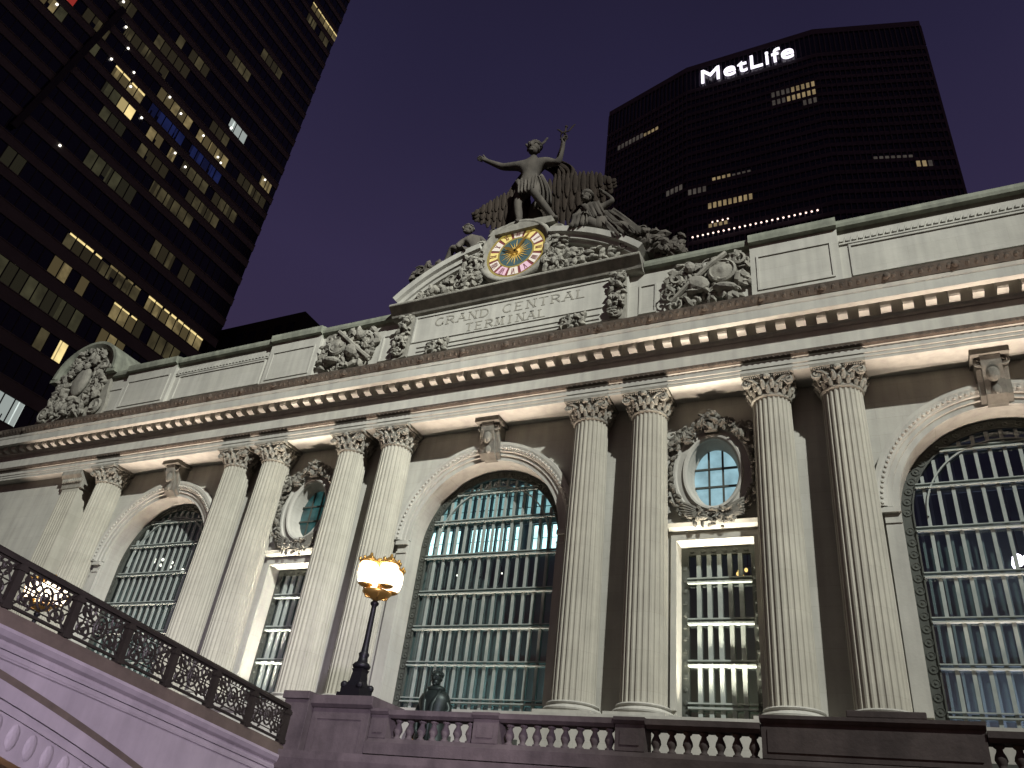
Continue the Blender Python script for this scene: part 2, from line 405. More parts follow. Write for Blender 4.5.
# columns
def shaft_rings(cx, cy):
    rings = []
    nf = 24
    for f in (0, 0.08, 0.33, 0.6, 0.85, 1.0):
        z = 8.2 + (23.15 - 8.2) * f
        r = 1.06 - 0.12 * (f ** 1.6)
        ring = []
        for k in range(nf):
            for u, dd in ((-0.34, 0.0), (-0.22, 0.048), (0.0, 0.07), (0.22, 0.048), (0.34, 0.0)):
                a = 2 * PI * (k + 0.5 + u) / nf
                ring.append((cx + (r - dd) * math.cos(a), cy + (r - dd) * math.sin(a), z))
        rings.append(ring)
    return rings
def make_column(cx):
    b = B(); b.loft(shaft_rings(cx, 0), cap=False)
    sh = b.build('column', stone_col, T)
    b = B()
    b.box(cx - 1.4, cx + 1.4, -1.4, 0.79, 7.603, 7.77)
    b.lathe([(1.30, 0), (1.38, 0.07), (1.40, 0.14), (1.34, 0.23), (1.20, 0.26), (1.16, 0.31), (1.22, 0.35), (1.25, 0.40), (1.20, 0.46), (1.09, 0.47)], (cx, 0, 7.775), 40)
    b.build('base', stone, sh, smooth=False)
    b = B()
    b.lathe([(0.93, -0.22), (1.0, -0.2), (1.03, -0.14), (1.0, -0.08), (0.94, -0.06), (0.95, 0.14), (0.98, 0.18), (1.0, 0.40), (1.07, 0.62), (1.17, 0.74), (1.22, 0.84), (1.12, 0.86)], (cx, 0, 23.3), 40)
    for row, (n_, r0, z0, h_) in enumerate(((16, 0.98, 23.22, 0.36), (16, 1.06, 23.48, 0.40))):    # two rows of leaves with curled tips
        for k in range(n_):
            a = 2 * PI * (k + 0.5 * row) / n_; ca, sa = math.cos(a), math.sin(a)
            if sa > 0.75: continue
            b.tube([(cx + (r0 + d_) * ca, (r0 + d_) * sa, z0 + h_ * t_) for t_, d_ in ((0, 0), (.35, .03), (.7, .07), (.95, .15), (.98, .22), (.80, .25))], 0.115, 6, taper=(.8, 1.1, 1.15, .9, .7, .4))
    for sx_ in (-1, 1):                                     # corner volutes
        b.scroll(cx + sx_ * 1.02, 23.90, -1.06, 0.03, 0.24, 1.6, 0.6, 0.085, sx_, 18)
        b.disc([(0.24, 0.0), (0.24, 0.16)], (cx + sx_ * 1.02, -1.05, 23.90), 14)
        b.tube([(cx + sx_ * 0.45, -1.1, 23.75), (cx + sx_ * 0.75, -1.12, 24.02), (cx + sx_ * 1.0, -1.1, 24.08)], 0.07, 6)
    b.ball((cx, -1.2, 24.12), (0.2, 0.14, 0.17), sub=2)
    for k in range(22):
        xx = cx - 1.1 + k * 0.105
        b.ball((xx, -1.19, 24.16), (0.045, 0.07, 0.07), sub=1)
    b.box(cx - 1.16, cx + 1.16, -1.16, 0.78, 24.10, 24.22)
    b.box(cx - 1.28, cx + 1.28, -1.28, 0.78, 24.223, 24.415)
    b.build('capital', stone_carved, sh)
    return sh
c0 = make_column(CA)
for x in (CB, P_ - CB, P_ - CA, P_ + CA, -CA, -CB, CB - P_, CA - P_, -P_ - CA):
    dup(c0, T, (x - CA, 0, 0))
# end pilasters
for s in (-1, 1):
    x = s * (P_ + CB + 0.45)
    b = B(); b.box(x - 0.95, x + 0.95, -0.5, 0.79, 8.7, 23.1)
    for k in range(6): b.box(x - 0.83 + k * 0.29, x - 0.70 + k * 0.29, -0.57, -0.502, 9.0, 22.8)
    pl = b.build('pilaster', stone_col, T)
    b = B(); b.box(x - 1.2, x + 1.2, -0.8, 0.79, 7.603, 8.4); b.box(x - 1.08, x + 1.08, -0.65, 0.79, 8.403, 8.69); b.build('base', stone, pl)
    b = B(); b.moulding([(-0.55, 23.11), (-0.6, 23.7), (-0.95, 24.1), (-0.95, 24.41), (0.78, 24.41), (0.78, 23.11)], x - 1.15, x + 1.15)
    for k in range(9): b.ball((x - 1.0 + k * 0.25, -0.68, 23.75), (0.12, 0.1, 0.26), sub=1)
    b.build('capital', stone_carved, pl)

# ------------------------------------------------------------------ arched windows
def ring_band(b, prof, cx, a0=0.0, a1=PI, n=56, m=0):       # prof: closed (r, y) outline swept along the arch
    rings = []
    for i in range(n + 1):
        a = a0 + (a1 - a0) * i / n
        rings.append([(cx + r * math.cos(a), yy, SPR + r * math.sin(a)) for r, yy in prof])
    b.loft(rings, m=m)
TRANS = (8.62, 10.5, 12.45, 14.45, 16.6, 18.75, 20.55)
def arched_window(cx, lit):
    # stone archivolt is the window part itself
    b = B()
    ring_band(b, [(ARCH_R + 0.002, 0.79), (ARCH_R + 0.002, 0.62), (5.0, 0.62), (5.02, 0.52), (5.22, 0.52), (5.25, 0.42), (5.62, 0.30), (5.80, 0.30), (5.86, 0.79)], cx)
    for k in range(64):
        a = PI * (k + 0.5) / 64
        b.ball((cx + 5.43 * math.cos(a), 0.35, SPR + 5.43 * math.sin(a)), (0.09, 0.07, 0.10), (0, -a, 0), 1)
    for s in (-1, 1):                                       # impost blocks and piers
        x0, x1 = sorted((cx + s * (ARCH_R + 0.003), cx + s * 5.42))
        b.box(x0, x1, 0.58, 0.79, 8.3, 16.5)
        b.box(x0, x1 + (0.06 if s > 0 else 0), 0.52, 0.79, 16.503, 16.62)
        b.box(x0, x1, 0.62, 0.79, 16.623, 17.0)
        b.box(x0 - (0.1 if s < 0 else 0), x1 + (0.1 if s > 0 else 0), 0.44, 0.79, 17.003, 17.25)
    w = b.build('arched_window', stone, T)
    # border of iron with rosettes
    b = B()
    ro, ri = ARCH_R - 0.01, ARCH_R - 0.52
    yb = WIN - 0.02
    ring_band(b, [(ri, WIN + 0.1), (ri, yb), (ro, yb), (ro, WIN + 0.1)], cx)
    for s in (-1, 1):
        x0, x1 = sorted((cx + s * ri, cx + s * ro)); b.box(x0, x1, yb, WIN + 0.1, SILL + 0.01, SPR)
    spots = []
    n = 26
    for k in range(n): spots.append(((ri + 0.255) * math.cos(PI * (k + .5) / n), SPR + (ri + 0.255) * math.sin(PI * (k + .5) / n), PI * (k + .5) / n))
    for s in (-1, 1):
        for k in range(16): spots.append((s * (ri + 0.255), SILL + 0.35 + k * 0.56, 0))
    for x, z, a in spots:
        b.disc([(0.19, 0), (0.19, -0.04), (0.15, -0.04), (0.13, -0.015), (0.03, -0.015)], (cx + x, yb - 0.002, z), 10)
        b.ball((cx + x, yb - 0.03, z), (0.07, 0.04, 0.07), sub=1)
    ring_band(b, [(ri - 0.02, yb), (ri - 0.02, yb - 0.09), (ri + 0.05, yb - 0.09), (ri + 0.05, yb)], cx)
    for s in (-1, 1):
        x0, x1 = sorted((cx + s * (ri - 0.02), cx + s * (ri + 0.05))); b.box(x0, x1, yb - 0.09, yb, SILL + 0.01, SPR)
    b.build('border', frame_dark, w)
    # bars
    b = B()
    nb = 14
    for k in range(1, nb):
        x = -ri + 2 * ri * k / nb
        zt = SPR + math.sqrt(max(0, (ri - 0.05) ** 2 - x * x))
        b.box(cx + x - 0.078, cx + x + 0.078, WIN - 0.04, WIN + 0.05, SILL + 0.05, zt)
    for z in TRANS:
        hw = ri if z < SPR else math.sqrt(max(0.2, ri * ri - (z - SPR) ** 2))
        b.box(cx - hw, cx + hw, WIN - 0.2, WIN + 0.06, z - 0.05, z + 0.015)
        b.box(cx - hw, cx + hw, WIN - 0.16, WIN + 0.06, z + 0.15, z + 0.20)
    ring_band(b, [(ri - 0.62, WIN + .02), (ri - 0.62, WIN - 0.15), (ri - 0.55, WIN - 0.15), (ri - 0.55, WIN + .02)], cx)
    b.build('grille', frame_metal, w)
    b = B()
    pts = [(cx - ri, SILL + 0.02), (cx + ri, SILL + 0.02)] + [(cx + x, z) for x, z in arc(32, ri)]
    b.face([(x, WIN + 0.08, z) for x, z in pts])
    b.build('glass', pane, w)
    # keystone console
    b = B()
    b.loft([[(cx - 0.42, yy, z) for yy, z in [(0.5, 22.0), (0.1, 22.3), (-0.05, 23.0), (-0.35, 23.6), (-0.45, 24.1), (-0.4, 24.4), (0.79, 24.4), (0.79, 22.0)]],
            [(cx + 0.42, yy, z) for yy, z in [(0.5, 22.0), (0.1, 22.3), (-0.05, 23.0), (-0.35, 23.6), (-0.45, 24.1), (-0.4, 24.4), (0.79, 24.4), (0.79, 22.0)]]])
    for s in (-1, 1):
        b.loft([[(cx + s * xo, yy, z) for yy, z in [(0.6, 22.1), (0.25, 22.35), (0.12, 23.0), (-0.12, 23.55), (-0.2, 24.08), (0.78, 24.08), (0.78, 22.1)]] for xo in (0.422, 0.66)])
        b.scroll(cx + s * 0.50, 23.85, -0.24, 0.05, 0.3, 1.3, 0, 0.09)
    b.box(cx - 0.8, cx + 0.8, -0.6, 0.78, 24.12, 24.39)
    b.ball((cx, -0.2, 23.2), (0.28, 0.2, 0.42), sub=2); b.ball((cx, 0.05, 22.5), (0.2, 0.14, 0.3), sub=2)
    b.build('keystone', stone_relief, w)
    # inner window wall across the gangway
    b = B()
    for k in range(20):
        x = cx - 7.0 + k * 0.62; b.box(x - 0.06, x + 0.06, 4.98, 5.08, 7.61, 23.6)
    for z in (9.2, 11.3, 13.4, 15.6, 17.9, 19.85, 22.6): b.box(cx - 7.2, cx + 5.0, 4.96, 5.07, z - 0.06, z + 0.06)
    b.build('inner_bars', inner_bar, w)
    if lit:
        b = B(); b2 = B()
        for k in range(17):
            x = cx - 6.91 + k * 0.62
            if k % 7 != 5:
                b.box(x + 0.02, x + 0.42, 5.10, 5.19, 18.05, 18.85); b.box(x + 0.02, x + 0.42, 5.10, 5.19, 18.93, 19.7)
            for j in range(3): b2.box(x + 0.02, x + 0.42, 5.10, 5.19, 20.2 + j * 0.85, 20.95 + j * 0.85)
        b.build('lit_inner_panes', cyan_lit, w); b2.build('dim_inner_panes', teal_dim, w)
    return w
for cx, lit in ((0, True), (P_, False), (-P_, False)): arched_window(cx, lit)
# hall lamps behind each window
for cx, en, colr in ((0, 130, (0.55, 0.95, 1.0)), (P_, 230, (0.66, 0.66, 1.0)), (-P_, 120, (0.75, 1.0, 0.88)), (13.1, 60, (1.0, 0.85, 0.55)), (-13.1, 70, (1.0, 0.85, 0.6))):
    strip('gangway_light', (cx, 3.4, 8.0), (cx, 4.6, 20), en, colr, 7.5 if abs(cx) != 13.1 else 3, 0.4, 150)

# ------------------------------------------------------------------ rectangular windows and oval windows between the columns
def narrow_window(cx):
    x0, x1 = cx + RW0, cx + RW1
    b = B()
    b.box(x0 - 0.28, x0 - 0.002, 0.66, 0.79, 8.3, RWT); b.box(x1 + 0.002, x1 + 0.28, 0.66, 0.79, 8.3, RWT)
    b.box(x0 - 0.28, x1 + 0.28, 0.66, 0.79, RWT + 0.002, RWT + 0.3)
    b.moulding([(0.4, RWT + 0.62), (0.3, RWT + 0.80), (0.79, RWT + 0.80), (0.79, RWT + 0.5), (0.6, RWT + 0.5)], x0 - 0.35, x1 + 0.35)
    w = b.build('narrow_window', stone, T)
    b = B(); wy = 1.72
    b.box(x0, x0 + 0.36, wy - 0.05, wy + 0.1, SILL + 0.01, RWT - 0.01); b.box(x1 - 0.36, x1, wy - 0.05, wy + 0.1, SILL + 0.01, RWT - 0.01)
    b.box(x0 + 0.361, x1 - 0.361, wy - 0.05, wy + 0.1, RWT - 0.42, RWT - 0.012)
    for k in range(13):
        for xx in (x0 + 0.18, x1 - 0.18): b.ball((xx, wy - 0.07, SILL + 0.35 + k * 0.58), (0.12, 0.05, 0.15), sub=1)
    for k in range(6): b.ball((x0 + 0.55 + k * 0.53, wy - 0.07, RWT - 0.22), (0.16, 0.05, 0.12), sub=1)
    b.build('border', frame_dark, w)
    b = B()
    for k in range(1, 6):
        x = x0 + 0.36 + (x1 - x0 - 0.72) * k / 6; b.box(x - 0.10, x + 0.10, wy - 0.12, wy + 0.05, SILL + 0.05, RWT - 0.43)
    for z in (8.62, 10.5, 12.45, 14.45):
        b.box(x0 + 0.33, x1 - 0.33, wy - 0.28, wy + 0.06, z - 0.07, z + 0.02); b.box(x0 + 0.33, x1 - 0.33, wy - 0.24, wy + 0.06, z + 0.15, z + 0.22)
    b.build('grille', frame_metal, w)
    b = B(); b.face([(x0 + .3, wy + 0.08, SILL + .02), (x1 - .3, wy + 0.08, SILL + .02), (x1 - .3, wy + 0.08, RWT - .4), (x0 + .3, wy + 0.08, RWT - .4)]); b.build('glass', pane, w)
    return w
nw = narrow_window(13.1); dup(nw, T, (-26.2, 0, 0))

def leaf_cloud(b, rnd, cx, cz, rx, rz, y, n, size, depth=0.25, inside=None):
    for _ in range(n):
        for _t in range(20):
            x = cx + rnd.uniform(-rx, rx); z = cz + rnd.uniform(-rz, rz)
            if inside is None or inside(x, z): break
        else: continue
        s = size * rnd.uniform(0.6, 1.4)
        b.ball((x, y - rnd.uniform(0, depth), z), (s * rnd.uniform(0.35, 0.6), s * 0.55, s), (rnd.uniform(-.5, .5), rnd.uniform(-PI, PI), rnd.uniform(-.5, .5)), 1)
    for _ in range(max(2, n // 9)):
        for _t in range(20):
            x = cx + rnd.uniform(-rx, rx); z = cz + rnd.uniform(-rz, rz)
            if inside is None or inside(x, z): break
        else: continue
        b.scroll(x, z, y - depth * rnd.uniform(0.6, 1.1), size * 0.15, size * rnd.uniform(0.8, 1.3), 1.2, rnd.uniform(0, 6), size * 0.22, rnd.choice((-1, 1)), 14)
def oval_window(cx, lit):
    rnd = random.Random(5)
    b = B()
    def ell(k, yy, n=56): return [(cx + (OVX + k) * math.cos(2*PI*i/n), yy, OZ + (OVZ + k) * math.sin(2*PI*i/n)) for i in range(n)]
    b.loft([ell(0.002, 0.795), ell(0.0, 0.62), ell(0.10, 0.52), ell(0.20, 0.50), ell(0.26, 0.62), ell(0.55, 0.66), ell(0.62, 0.56), ell(0.74, 0.56), ell(0.8, 0.795)], cap=False)
    w = b.build('oval_window', stone, T)
    b = B()
    for k in range(3):                                      # wreath of leaves and fruit around the oval
        for i in range(54):
            a = 2 * PI * (i + rnd.random()) / 54; kk = 0.72 + 0.2 * k + rnd.uniform(-.07, .12)
            s = rnd.uniform(0.13, 0.26)
            b.ball((cx + (OVX + kk) * math.cos(a), 0.52 - rnd.uniform(0, .25), OZ + (OVZ + kk) * math.sin(a)), (s * 0.55, s * 0.6, s), (rnd.uniform(-.4, .4), -a + rnd.uniform(-1, 1), 0), 1)
    leaf_cloud(b, rnd, cx - 1.6, 22.1, 0.55, 0.5, 0.5, 16, 0.3); leaf_cloud(b, rnd, cx + 1.6, 22.1, 0.55, 0.5, 0.5, 16, 0.3)
    leaf_cloud(b, rnd, cx, 22.75, 0.7, 0.4, 0.35, 16, 0.26, 0.35)
    b.loft([[(cx + x, yy, z) for x, z in [(-0.35, 22.2), (0.35, 22.2), (0.5, 23.1), (0.3, 23.3), (-0.3, 23.3), (-0.5, 23.1)]] for yy in (0.79, 0.25)])
    for s in (-1, 1):                                       # palm sprays below
        for j in range(7):
            x0 = cx + s * 0.15; a = 0.15 + 0.13 * j
            pts = [(x0 + s * t * 2.1 * math.cos(a * (1 - .4 * t)) * (0.7 + .05 * j), 0.5 - 0.25 * math.sin(PI * t), 17.25 + t * (0.9 + 0.1 * j) * math.sin(a) + 0.0) for t in (0, .25, .5, .75, 1)]
            b.tube(pts, 0.10, 5, taper=(.7, 1, 1, .7, .2))
    leaf_cloud(b, rnd, cx, 17.45, 0.8, 0.35, 0.45, 22, 0.24, 0.3)
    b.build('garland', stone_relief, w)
    b = B(); n = 48
    b.face([(cx + (OVX * .87) * math.cos(2*PI*i/n), 1.46, OZ + OVZ * .87 * math.sin(2*PI*i/n)) for i in range(n)])
    b.build('glass', oval_lit if lit else dark_oval, w)
    b = B()
    for s in (-1, 1):
        x = s * 0.36; h = 1.62 * math.sqrt(1 - (x / 1.15) ** 2); b.box(cx + x - 0.05, cx + x + 0.05, 1.36, 1.44, OZ - h, OZ + h)
        z = s * 0.52; hw = 1.14 * math.sqrt(1 - (z / 1.66) ** 2); b.box(cx - hw, cx + hw, 1.34, 1.445, OZ + z - 0.05, OZ + z + 0.05)
    b.build('bars', frame_dark, w)
    return w
oval_window(13.1, True); oval_window(-13.1, False)

# ------------------------------------------------------------------ entablature
b = B()
b.moulding([(-0.96, 24.42), (-0.96, 24.60), (-1.0, 24.605), (-1.0, 24.78), (-1.05, 24.80), (-1.05, 25.10), (-1.12, 25.14), (0.79, 25.14), (0.79, 24.42)], -XE, XE)
b.build('architrave', stone, T)
b = B()
b.moulding([(-1.10, 25.145), (-1.24, 25.24), (-1.28, 25.40), (0.79, 25.40), (0.79, 25.145)], -XE, XE)
for k in range(316): b.ball((-47.2 + k * 0.3, -1.22, 25.26), (0.11, 0.06, 0.07), (0, 0.5, 0), 1)
b.build('bead_moulding', stone_brown, T)
b = B(); b.box(-XE, XE, -1.0, 0.79, 25.403, 26.62); b.build('frieze', stone, T)
b = B()
b.moulding([(-1.06, 26.623), (-1.10, 26.74), (-1.22, 26.80), (-1.22, 27.62), (0.79, 27.62), (0.79, 26.623)], -XE, XE)
b.moulding([(-2.02, 27.243), (-2.02, 27.78), (-2.06, 27.84), (-2.10, 28.02), (0.79, 28.06), (0.79, 27.623), (-1.68, 27.623), (-1.68, 27.243)], -XE - .7, XE + .7)
cor = b.build('cornice', stone, T)
b = B()
b.loft([[(x, yy, z) for yy, z in [(-1.222, 26.84), (-1.42, 26.87), (-1.62, 26.93), (-1.66, 27.04), (-1.66, 27.618), (-1.222, 27.618)]] for x in (-47.0, -46.52)])
m0 = b.build('modillion', stone, cor)
for k in range(1, 95): dup(m0, cor, (k * 1.0, 0, 0))
b = B()
b.moulding([(-2.11, 28.063), (-2.14, 28.12), (-2.28, 28.48), (-2.30, 28.62), (-0.2, 28.64), (-0.2, 28.063)], -XE - .9, XE + .9)
for k in range(240):
    b.ball((-48 + k * 0.4, -2.2, 28.30), (0.12, 0.06, 0.17), (0.5, 0.3, 0), 1)
for k in range(32): b.ball((-46.5 + k * 3.0, -2.26, 28.36), (0.17, 0.12, 0.2), (0, 0, 0), 2)
b.build('gutter_band', stone_brown, T)

# ------------------------------------------------------------------ attic
b = B(); b.box(-45.5, XE - 2, 0.3, 1.19, 28.1, 34.4)
b.box(-XE, XE, -0.19, 0.298, 28.65, 30.1)
b.build('attic_wall', stone_wall, T)
b = B()
RAISED = ((15.7, 20.5), (30.7, 36.4), (-20.5, -15.7), (-36.4, -30.7))
for x0, x1 in RAISED:
    b = B(); b.box(x0, x1, 0.0, 0.299, 30.1, 34.3); b.build('attic_pier', stone_wall, T)
for x0, x1 in RAISED:                                        # framed panels on the piers and the long bays
    b = B()
    for (u0, u1, v0, v1) in ((x0 + .35, x1 - .35, 30.75, 30.87), (x0 + .35, x1 - .35, 33.2, 33.32), (x0 + .35, x0 + .47, 30.873, 33.197), (x1 - .47, x1 - .35, 30.873, 33.197)):
        b.box(u0, u1, -0.07, -0.002, v0, v1)
    b.build('panel_frame', stone, T)
for x0, x1 in ((20.8, 30.4), (-30.4, -20.8), (-41.0, -36.6), (8.75, 10.25), (-10.25, -8.75)):
    b = B()
    for (u0, u1, v0, v1) in ((x0 + .2, x1 - .2, 30.8, 30.92), (x0 + .2, x1 - .2, 32.95, 33.07), (x0 + .2, x0 + .32, 30.923, 32.947), (x1 - .32, x1 - .2, 30.923, 32.947)):
        b.box(u0, u1, 0.22, 0.298, v0, v1)
    b.build('panel_frame', stone, T)
b = B()
for x0, x1 in ((20.52, 30.68), (-30.68, -20.52)):
    b = B(); n = int((x1 - x0) / 0.34)
    for k in range(n):
        u = x0 + 0.05 + k * 0.34
        b.loft([[(u, 0.297, 33.3), (u + .2, 0.298, 33.3), (u + .3, 0.298, 33.62), (u + .1, 0.298, 33.62)], [(u, 0.14, 33.3), (u + .2, 0.14, 33.3), (u + .3, 0.14, 33.62), (u + .1, 0.14, 33.62)]])
    b.box(x0, x1, 0.20, 0.298, 33.14, 33.24); b.build('rope_moulding', stone, T)
b = B()
segs = [(-41.2, -36.42), (-30.68, -20.52), (-15.68, -9.3), (9.3, 15.68), (20.52, 30.68), (36.42, XE - 1)]
pr = [(0.29, 34.0), (0.22, 34.2), (-0.05, 34.26), (-0.10, 34.45), (-0.10, 34.68), (0.4, 34.88), (1.2, 34.95), (1.2, 34.0)]
for x0, x1 in segs: b = B(); b.moulding(pr, x0, x1); b.build('coping', stone_green, T)
for x0, x1 in RAISED: b = B(); b.moulding([(yy - 0.24, z + (0.12 if z > 34.4 else 0)) if i < 7 else (yy, z) for i, (yy, z) in enumerate(pr)], x0 - 0.02, x1 + 0.02); b.build('coping', stone_green, T)

def trophy(cx, seed, flip):
    rnd = random.Random(seed)
    b = B()
    ins = lambda x, z: abs(x - cx) / 2.45 < 1.05 - 0.25 * abs((z - 32.2) / 1.6) ** 2
    leaf_cloud(b, rnd, cx, 32.15, 2.45, 1.55, 0.2, 120, 0.40, 0.35, ins)
    b.disc([(0.85, 0.25), (0.85, -0.35), (0.72, -0.45), (0.62, -0.35), (0.3, -0.42), (0.1, -0.5)], (cx + flip * 0.95, 0.1, 32.6), 20)
    b.ball((cx - flip * 0.5, -0.2, 31.9), (0.75, 0.4, 0.6), (0, .5, 0), 2)
    b.ball((cx - flip * 0.9, -0.25, 33.2), (0.36, 0.34, 0.42), (0, 0, 0), 2)
    b.ball((cx + flip * 1.1, -0.25, 31.25), (0.75, 0.4, 0.3), (0, .2, 0), 2)
    b.tube([(cx - flip * 2.1, -0.1, 31.0), (cx - flip * 1.0, -0.35, 31.9), (cx + flip * 0.4, -0.35, 33.2), (cx + flip * 1.2, -0.2, 33.9)], 0.16, 6)
    b.scroll(cx + flip * 1.9, 33.3, -0.15, 0.1, 0.55, 1.5, 1, 0.16, flip); b.scroll(cx - flip * 1.7, 32.6, -0.15, 0.1, 0.6, 1.5, 2, 0.18, -flip)
    return b.build('relief_carving', stone_carved, T)
trophy(13.15, 3, 1); trophy(-12.7, 8, -1)

# corner cartouche at the west end (and its twin at the east end)
def cartouche(cx, name):
    rnd = random.Random(21)
    b = B()
    A = [(cx + 3.6 * math.cos(PI * i / 20), 34.9 + 3.0 * math.sin(PI * i / 20)) for i in range(21)]
    b.prism([(cx - 4.4, 30.0), (cx - 4.1, 32.0), (cx - 3.5, 33.0), (cx - 3.4, 34.9)] + list(reversed(A[1:-1])) + [(cx + 3.4, 34.9), (cx + 3.7, 33.0), (cx + 4.2, 31.5), (cx + 4.2, 30.0)], 0.0, 2.6)
    c = b.build(name, stone_carved, T)
    b = B()
    rings = []
    for i in range(33):
        a = PI * i / 32
        rings.append([(cx + r * math.cos(a), yy, 34.9 + r * 0.86 * math.sin(a)) for r, yy in [(3.3, 0.05), (3.3, -0.35), (3.7, -0.6), (4.0, -0.6), (4.05, 2.7), (3.3, 2.7)]])
    b.loft(rings)
    for s in (-1, 1): b.box(cx + s * 3.7 - 0.5, cx + s * 3.7 + 0.5, -0.55, 2.65, 34.55, 34.895)
    b.build('hood', stone_green, c)
    b = B()
    b.ball((cx - 0.1, -0.25, 34.2), (0.95, 0.4, 1.5), (0, 0.1, 0), 3)
    leaf_cloud(b, rnd, cx, 36.6, 2.0, 0.9, -0.05, 46, 0.42, 0.5)
    for s in (-1, 1):
        leaf_cloud(b, rnd, cx + s * 2.3, 33.8, 0.8, 1.6, 0.0, 40, 0.45, 0.4)
        b.scroll(cx + s * 1.7, 32.1, -0.25, 0.15, 0.8, 1.6, 0.5, 0.26, s); b.scroll(cx + s * 1.9, 35.6, -0.25, 0.15, 0.7, 1.4, 2, 0.2, -s)
        b.scroll(cx + s * 3.3, 31.3, -0.2, 0.15, 0.75, 1.6, 1.5, 0.24, -s)
    leaf_cloud(b, rnd, cx, 31.6, 2.4, 0.9, 0.0, 60, 0.42, 0.45)
    b.build('carving', stone_carved, c)
cartouche(-42.2, 'cartouche'); cartouche(42.2, 'cartouche')

# ------------------------------------------------------------------ inscription block and pediment
b = B()
b.box(-8.3, 8.3, 0.0, 0.299, 30.15, 33.95)
b.box(-7.3, 7.3, -0.12, -0.002, 30.5, 33.9)
for (u0, u1, v0, v1) in ((-7.2, 7.2, 33.68, 33.8), (-7.2, 7.2, 31.55, 31.63), (-7.2, -7.08, 31.64, 33.67), (7.08, 7.2, 31.64, 33.67), (-6.6, 6.6, 31.05, 31.2), (-6.6, 6.6, 30.7, 30.82)):
    b.box(u0, u1, -0.19, -0.122, v0, v1)
ins = b.build('inscription_panel', stone, T)
ins['label'] = 'broad stone tablet with two lines of incised capital letters'
# stroke lettering with serifs
LET = {
 'I': [((0.5, 0), (0.5, 1), 2)], 'T': [((0.5, 0), (0.5, 1), 2), ((0, 1), (1, 1), 1)], 'L': [((0.15, 0), (0.15, 1), 2), ((0.15, 0), (0.9, 0), 1)],
 'E': [((0.15, 0), (0.15, 1), 2), ((0.15, 0), (0.9, 0), 1), ((0.15, 1), (0.85, 1), 1), ((0.15, 0.52), (0.7, 0.52), 1)],
 'N': [((0.1, 0), (0.1, 1), 1), ((0.1, 1), (0.9, 0), 2), ((0.9, 0), (0.9, 1), 1)],
 'M': [((0.05, 0), (0.15, 1), 1), ((0.15, 1), (0.5, 0.05), 2), ((0.5, 0.05), (0.85, 1), 1), ((0.85, 1), (0.95, 0), 2)],
 'A': [((0.0, 0), (0.5, 1), 1), ((0.5, 1), (1.0, 0), 2), ((0.2, 0.36), (0.8, 0.36), 1)],
 'R': [((0.12, 0), (0.12, 1), 2), ((0.5, 0.5), (1.0, 0), 2)], 'D': [((0.12, 0), (0.12, 1), 2)], 'C': [], 'G': [((0.92, 0.08), (0.92, 0.42), 2)]}
ARC = {'R': (0.45, 0.75, 0.4, 0.25, -90, 90, 0.12), 'D': (0.4, 0.5, 0.55, 0.5, -90, 90, 0.12), 'C': (0.55, 0.5, 0.52, 0.5, 50, 310, None), 'G': (0.55, 0.5, 0.52, 0.5, 50, 325, None)}
def letters(b, text, x0, x1, z0, h, y0, y1):
    n = len(text); pitch = (x1 - x0) / (n - 1 + 0.8); w = pitch * 0.74
    def bar(p, q_, t, X):
        a = Vector((X + p[0] * w, z0 + p[1] * h)); c = Vector((X + q_[0] * w, z0 + q_[1] * h)); d = (c - a).normalized(); nn = Vector((-d.y, d.x)) * t
        b.prism([tuple(a + nn), tuple(a - nn), tuple(c - nn), tuple(c + nn)], y0, y1)
    for i, ch in enumerate(text):
        X = x0 + i * pitch
        for p, q_, k in LET.get(ch, []):
            bar(p, q_, 0.055 if k == 2 else 0.032, X)
            if p[0] == q_[0] or ch in 'AM':
                for e_ in (p, q_):
                    if e_[1] in (0, 1): b.box(X + e_[0] * w - 0.13, X + e_[0] * w + 0.13, y0 - .002, y1, z0 + e_[1] * h - 0.025, z0 + e_[1] * h + 0.025)
        if ch in ARC:
            ax, az, rx, rz, a0, a1, stem = ARC[ch]
            pts = [(ax + rx * math.cos(R_(a0 + (a1 - a0) * k / 14)), az + rz * math.sin(R_(a0 + (a1 - a0) * k / 14))) for k in range(15)]
            if stem is not None: pts = [(stem, pts[0][1])] + pts + [(stem, pts[-1][1])]
            for p, q_ in zip(pts, pts[1:]): bar(p, q_, 0.048, X)
b = B()
letters(b, 'GRAND CENTRAL', -5.5, 5.6, 32.72, 0.66, -0.145, -0.121)
letters(b, 'TERMINAL', -3.0, 2.95, 31.76, 0.62, -0.145, -0.121)
b.build('lettering', stone_letter, ins)
for s in (-1, 1):                                           # scrolled brackets with carved drops at both ends
    rnd = random.Random(31)
    b = B()
    b.prism([(s * 7.32, 30.4), (s * 8.35, 30.2), (s * 8.2, 33.9), (s * 7.32, 33.9)], -0.35, -0.003)
    leaf_cloud(b, rnd, s * 7.82, 32.2, 0.48, 1.6, -0.35, 60, 0.27, 0.3)
    b.scroll(s * 7.8, 33.4, -0.45, 0.08, 0.42, 1.5, 0, 0.15, s); b.scroll(s * 7.8, 30.8, -0.45, 0.08, 0.42, 1.5, 0, 0.15, -s)
    b.build('bracket', stone_carved, ins)
    b = B(); leaf_cloud(b, rnd, s * 4.9, 30.75, 0.8, 0.42, -0.2, 40, 0.24, 0.25); b.build('rosette', stone_carved, ins)
PC, PR = 25.85, 13.6
b = B()
b.moulding([(-0.125, 33.953), (-0.30, 34.05), (-0.40, 34.22), (-0.62, 34.42), (-0.92, 34.66), (-0.95, 34.74), (-0.90, 34.86), (2.6, 35.3), (2.6, 33.953)], -9.25, 9.25)
ped = b.build('pediment', stone_carved, T)
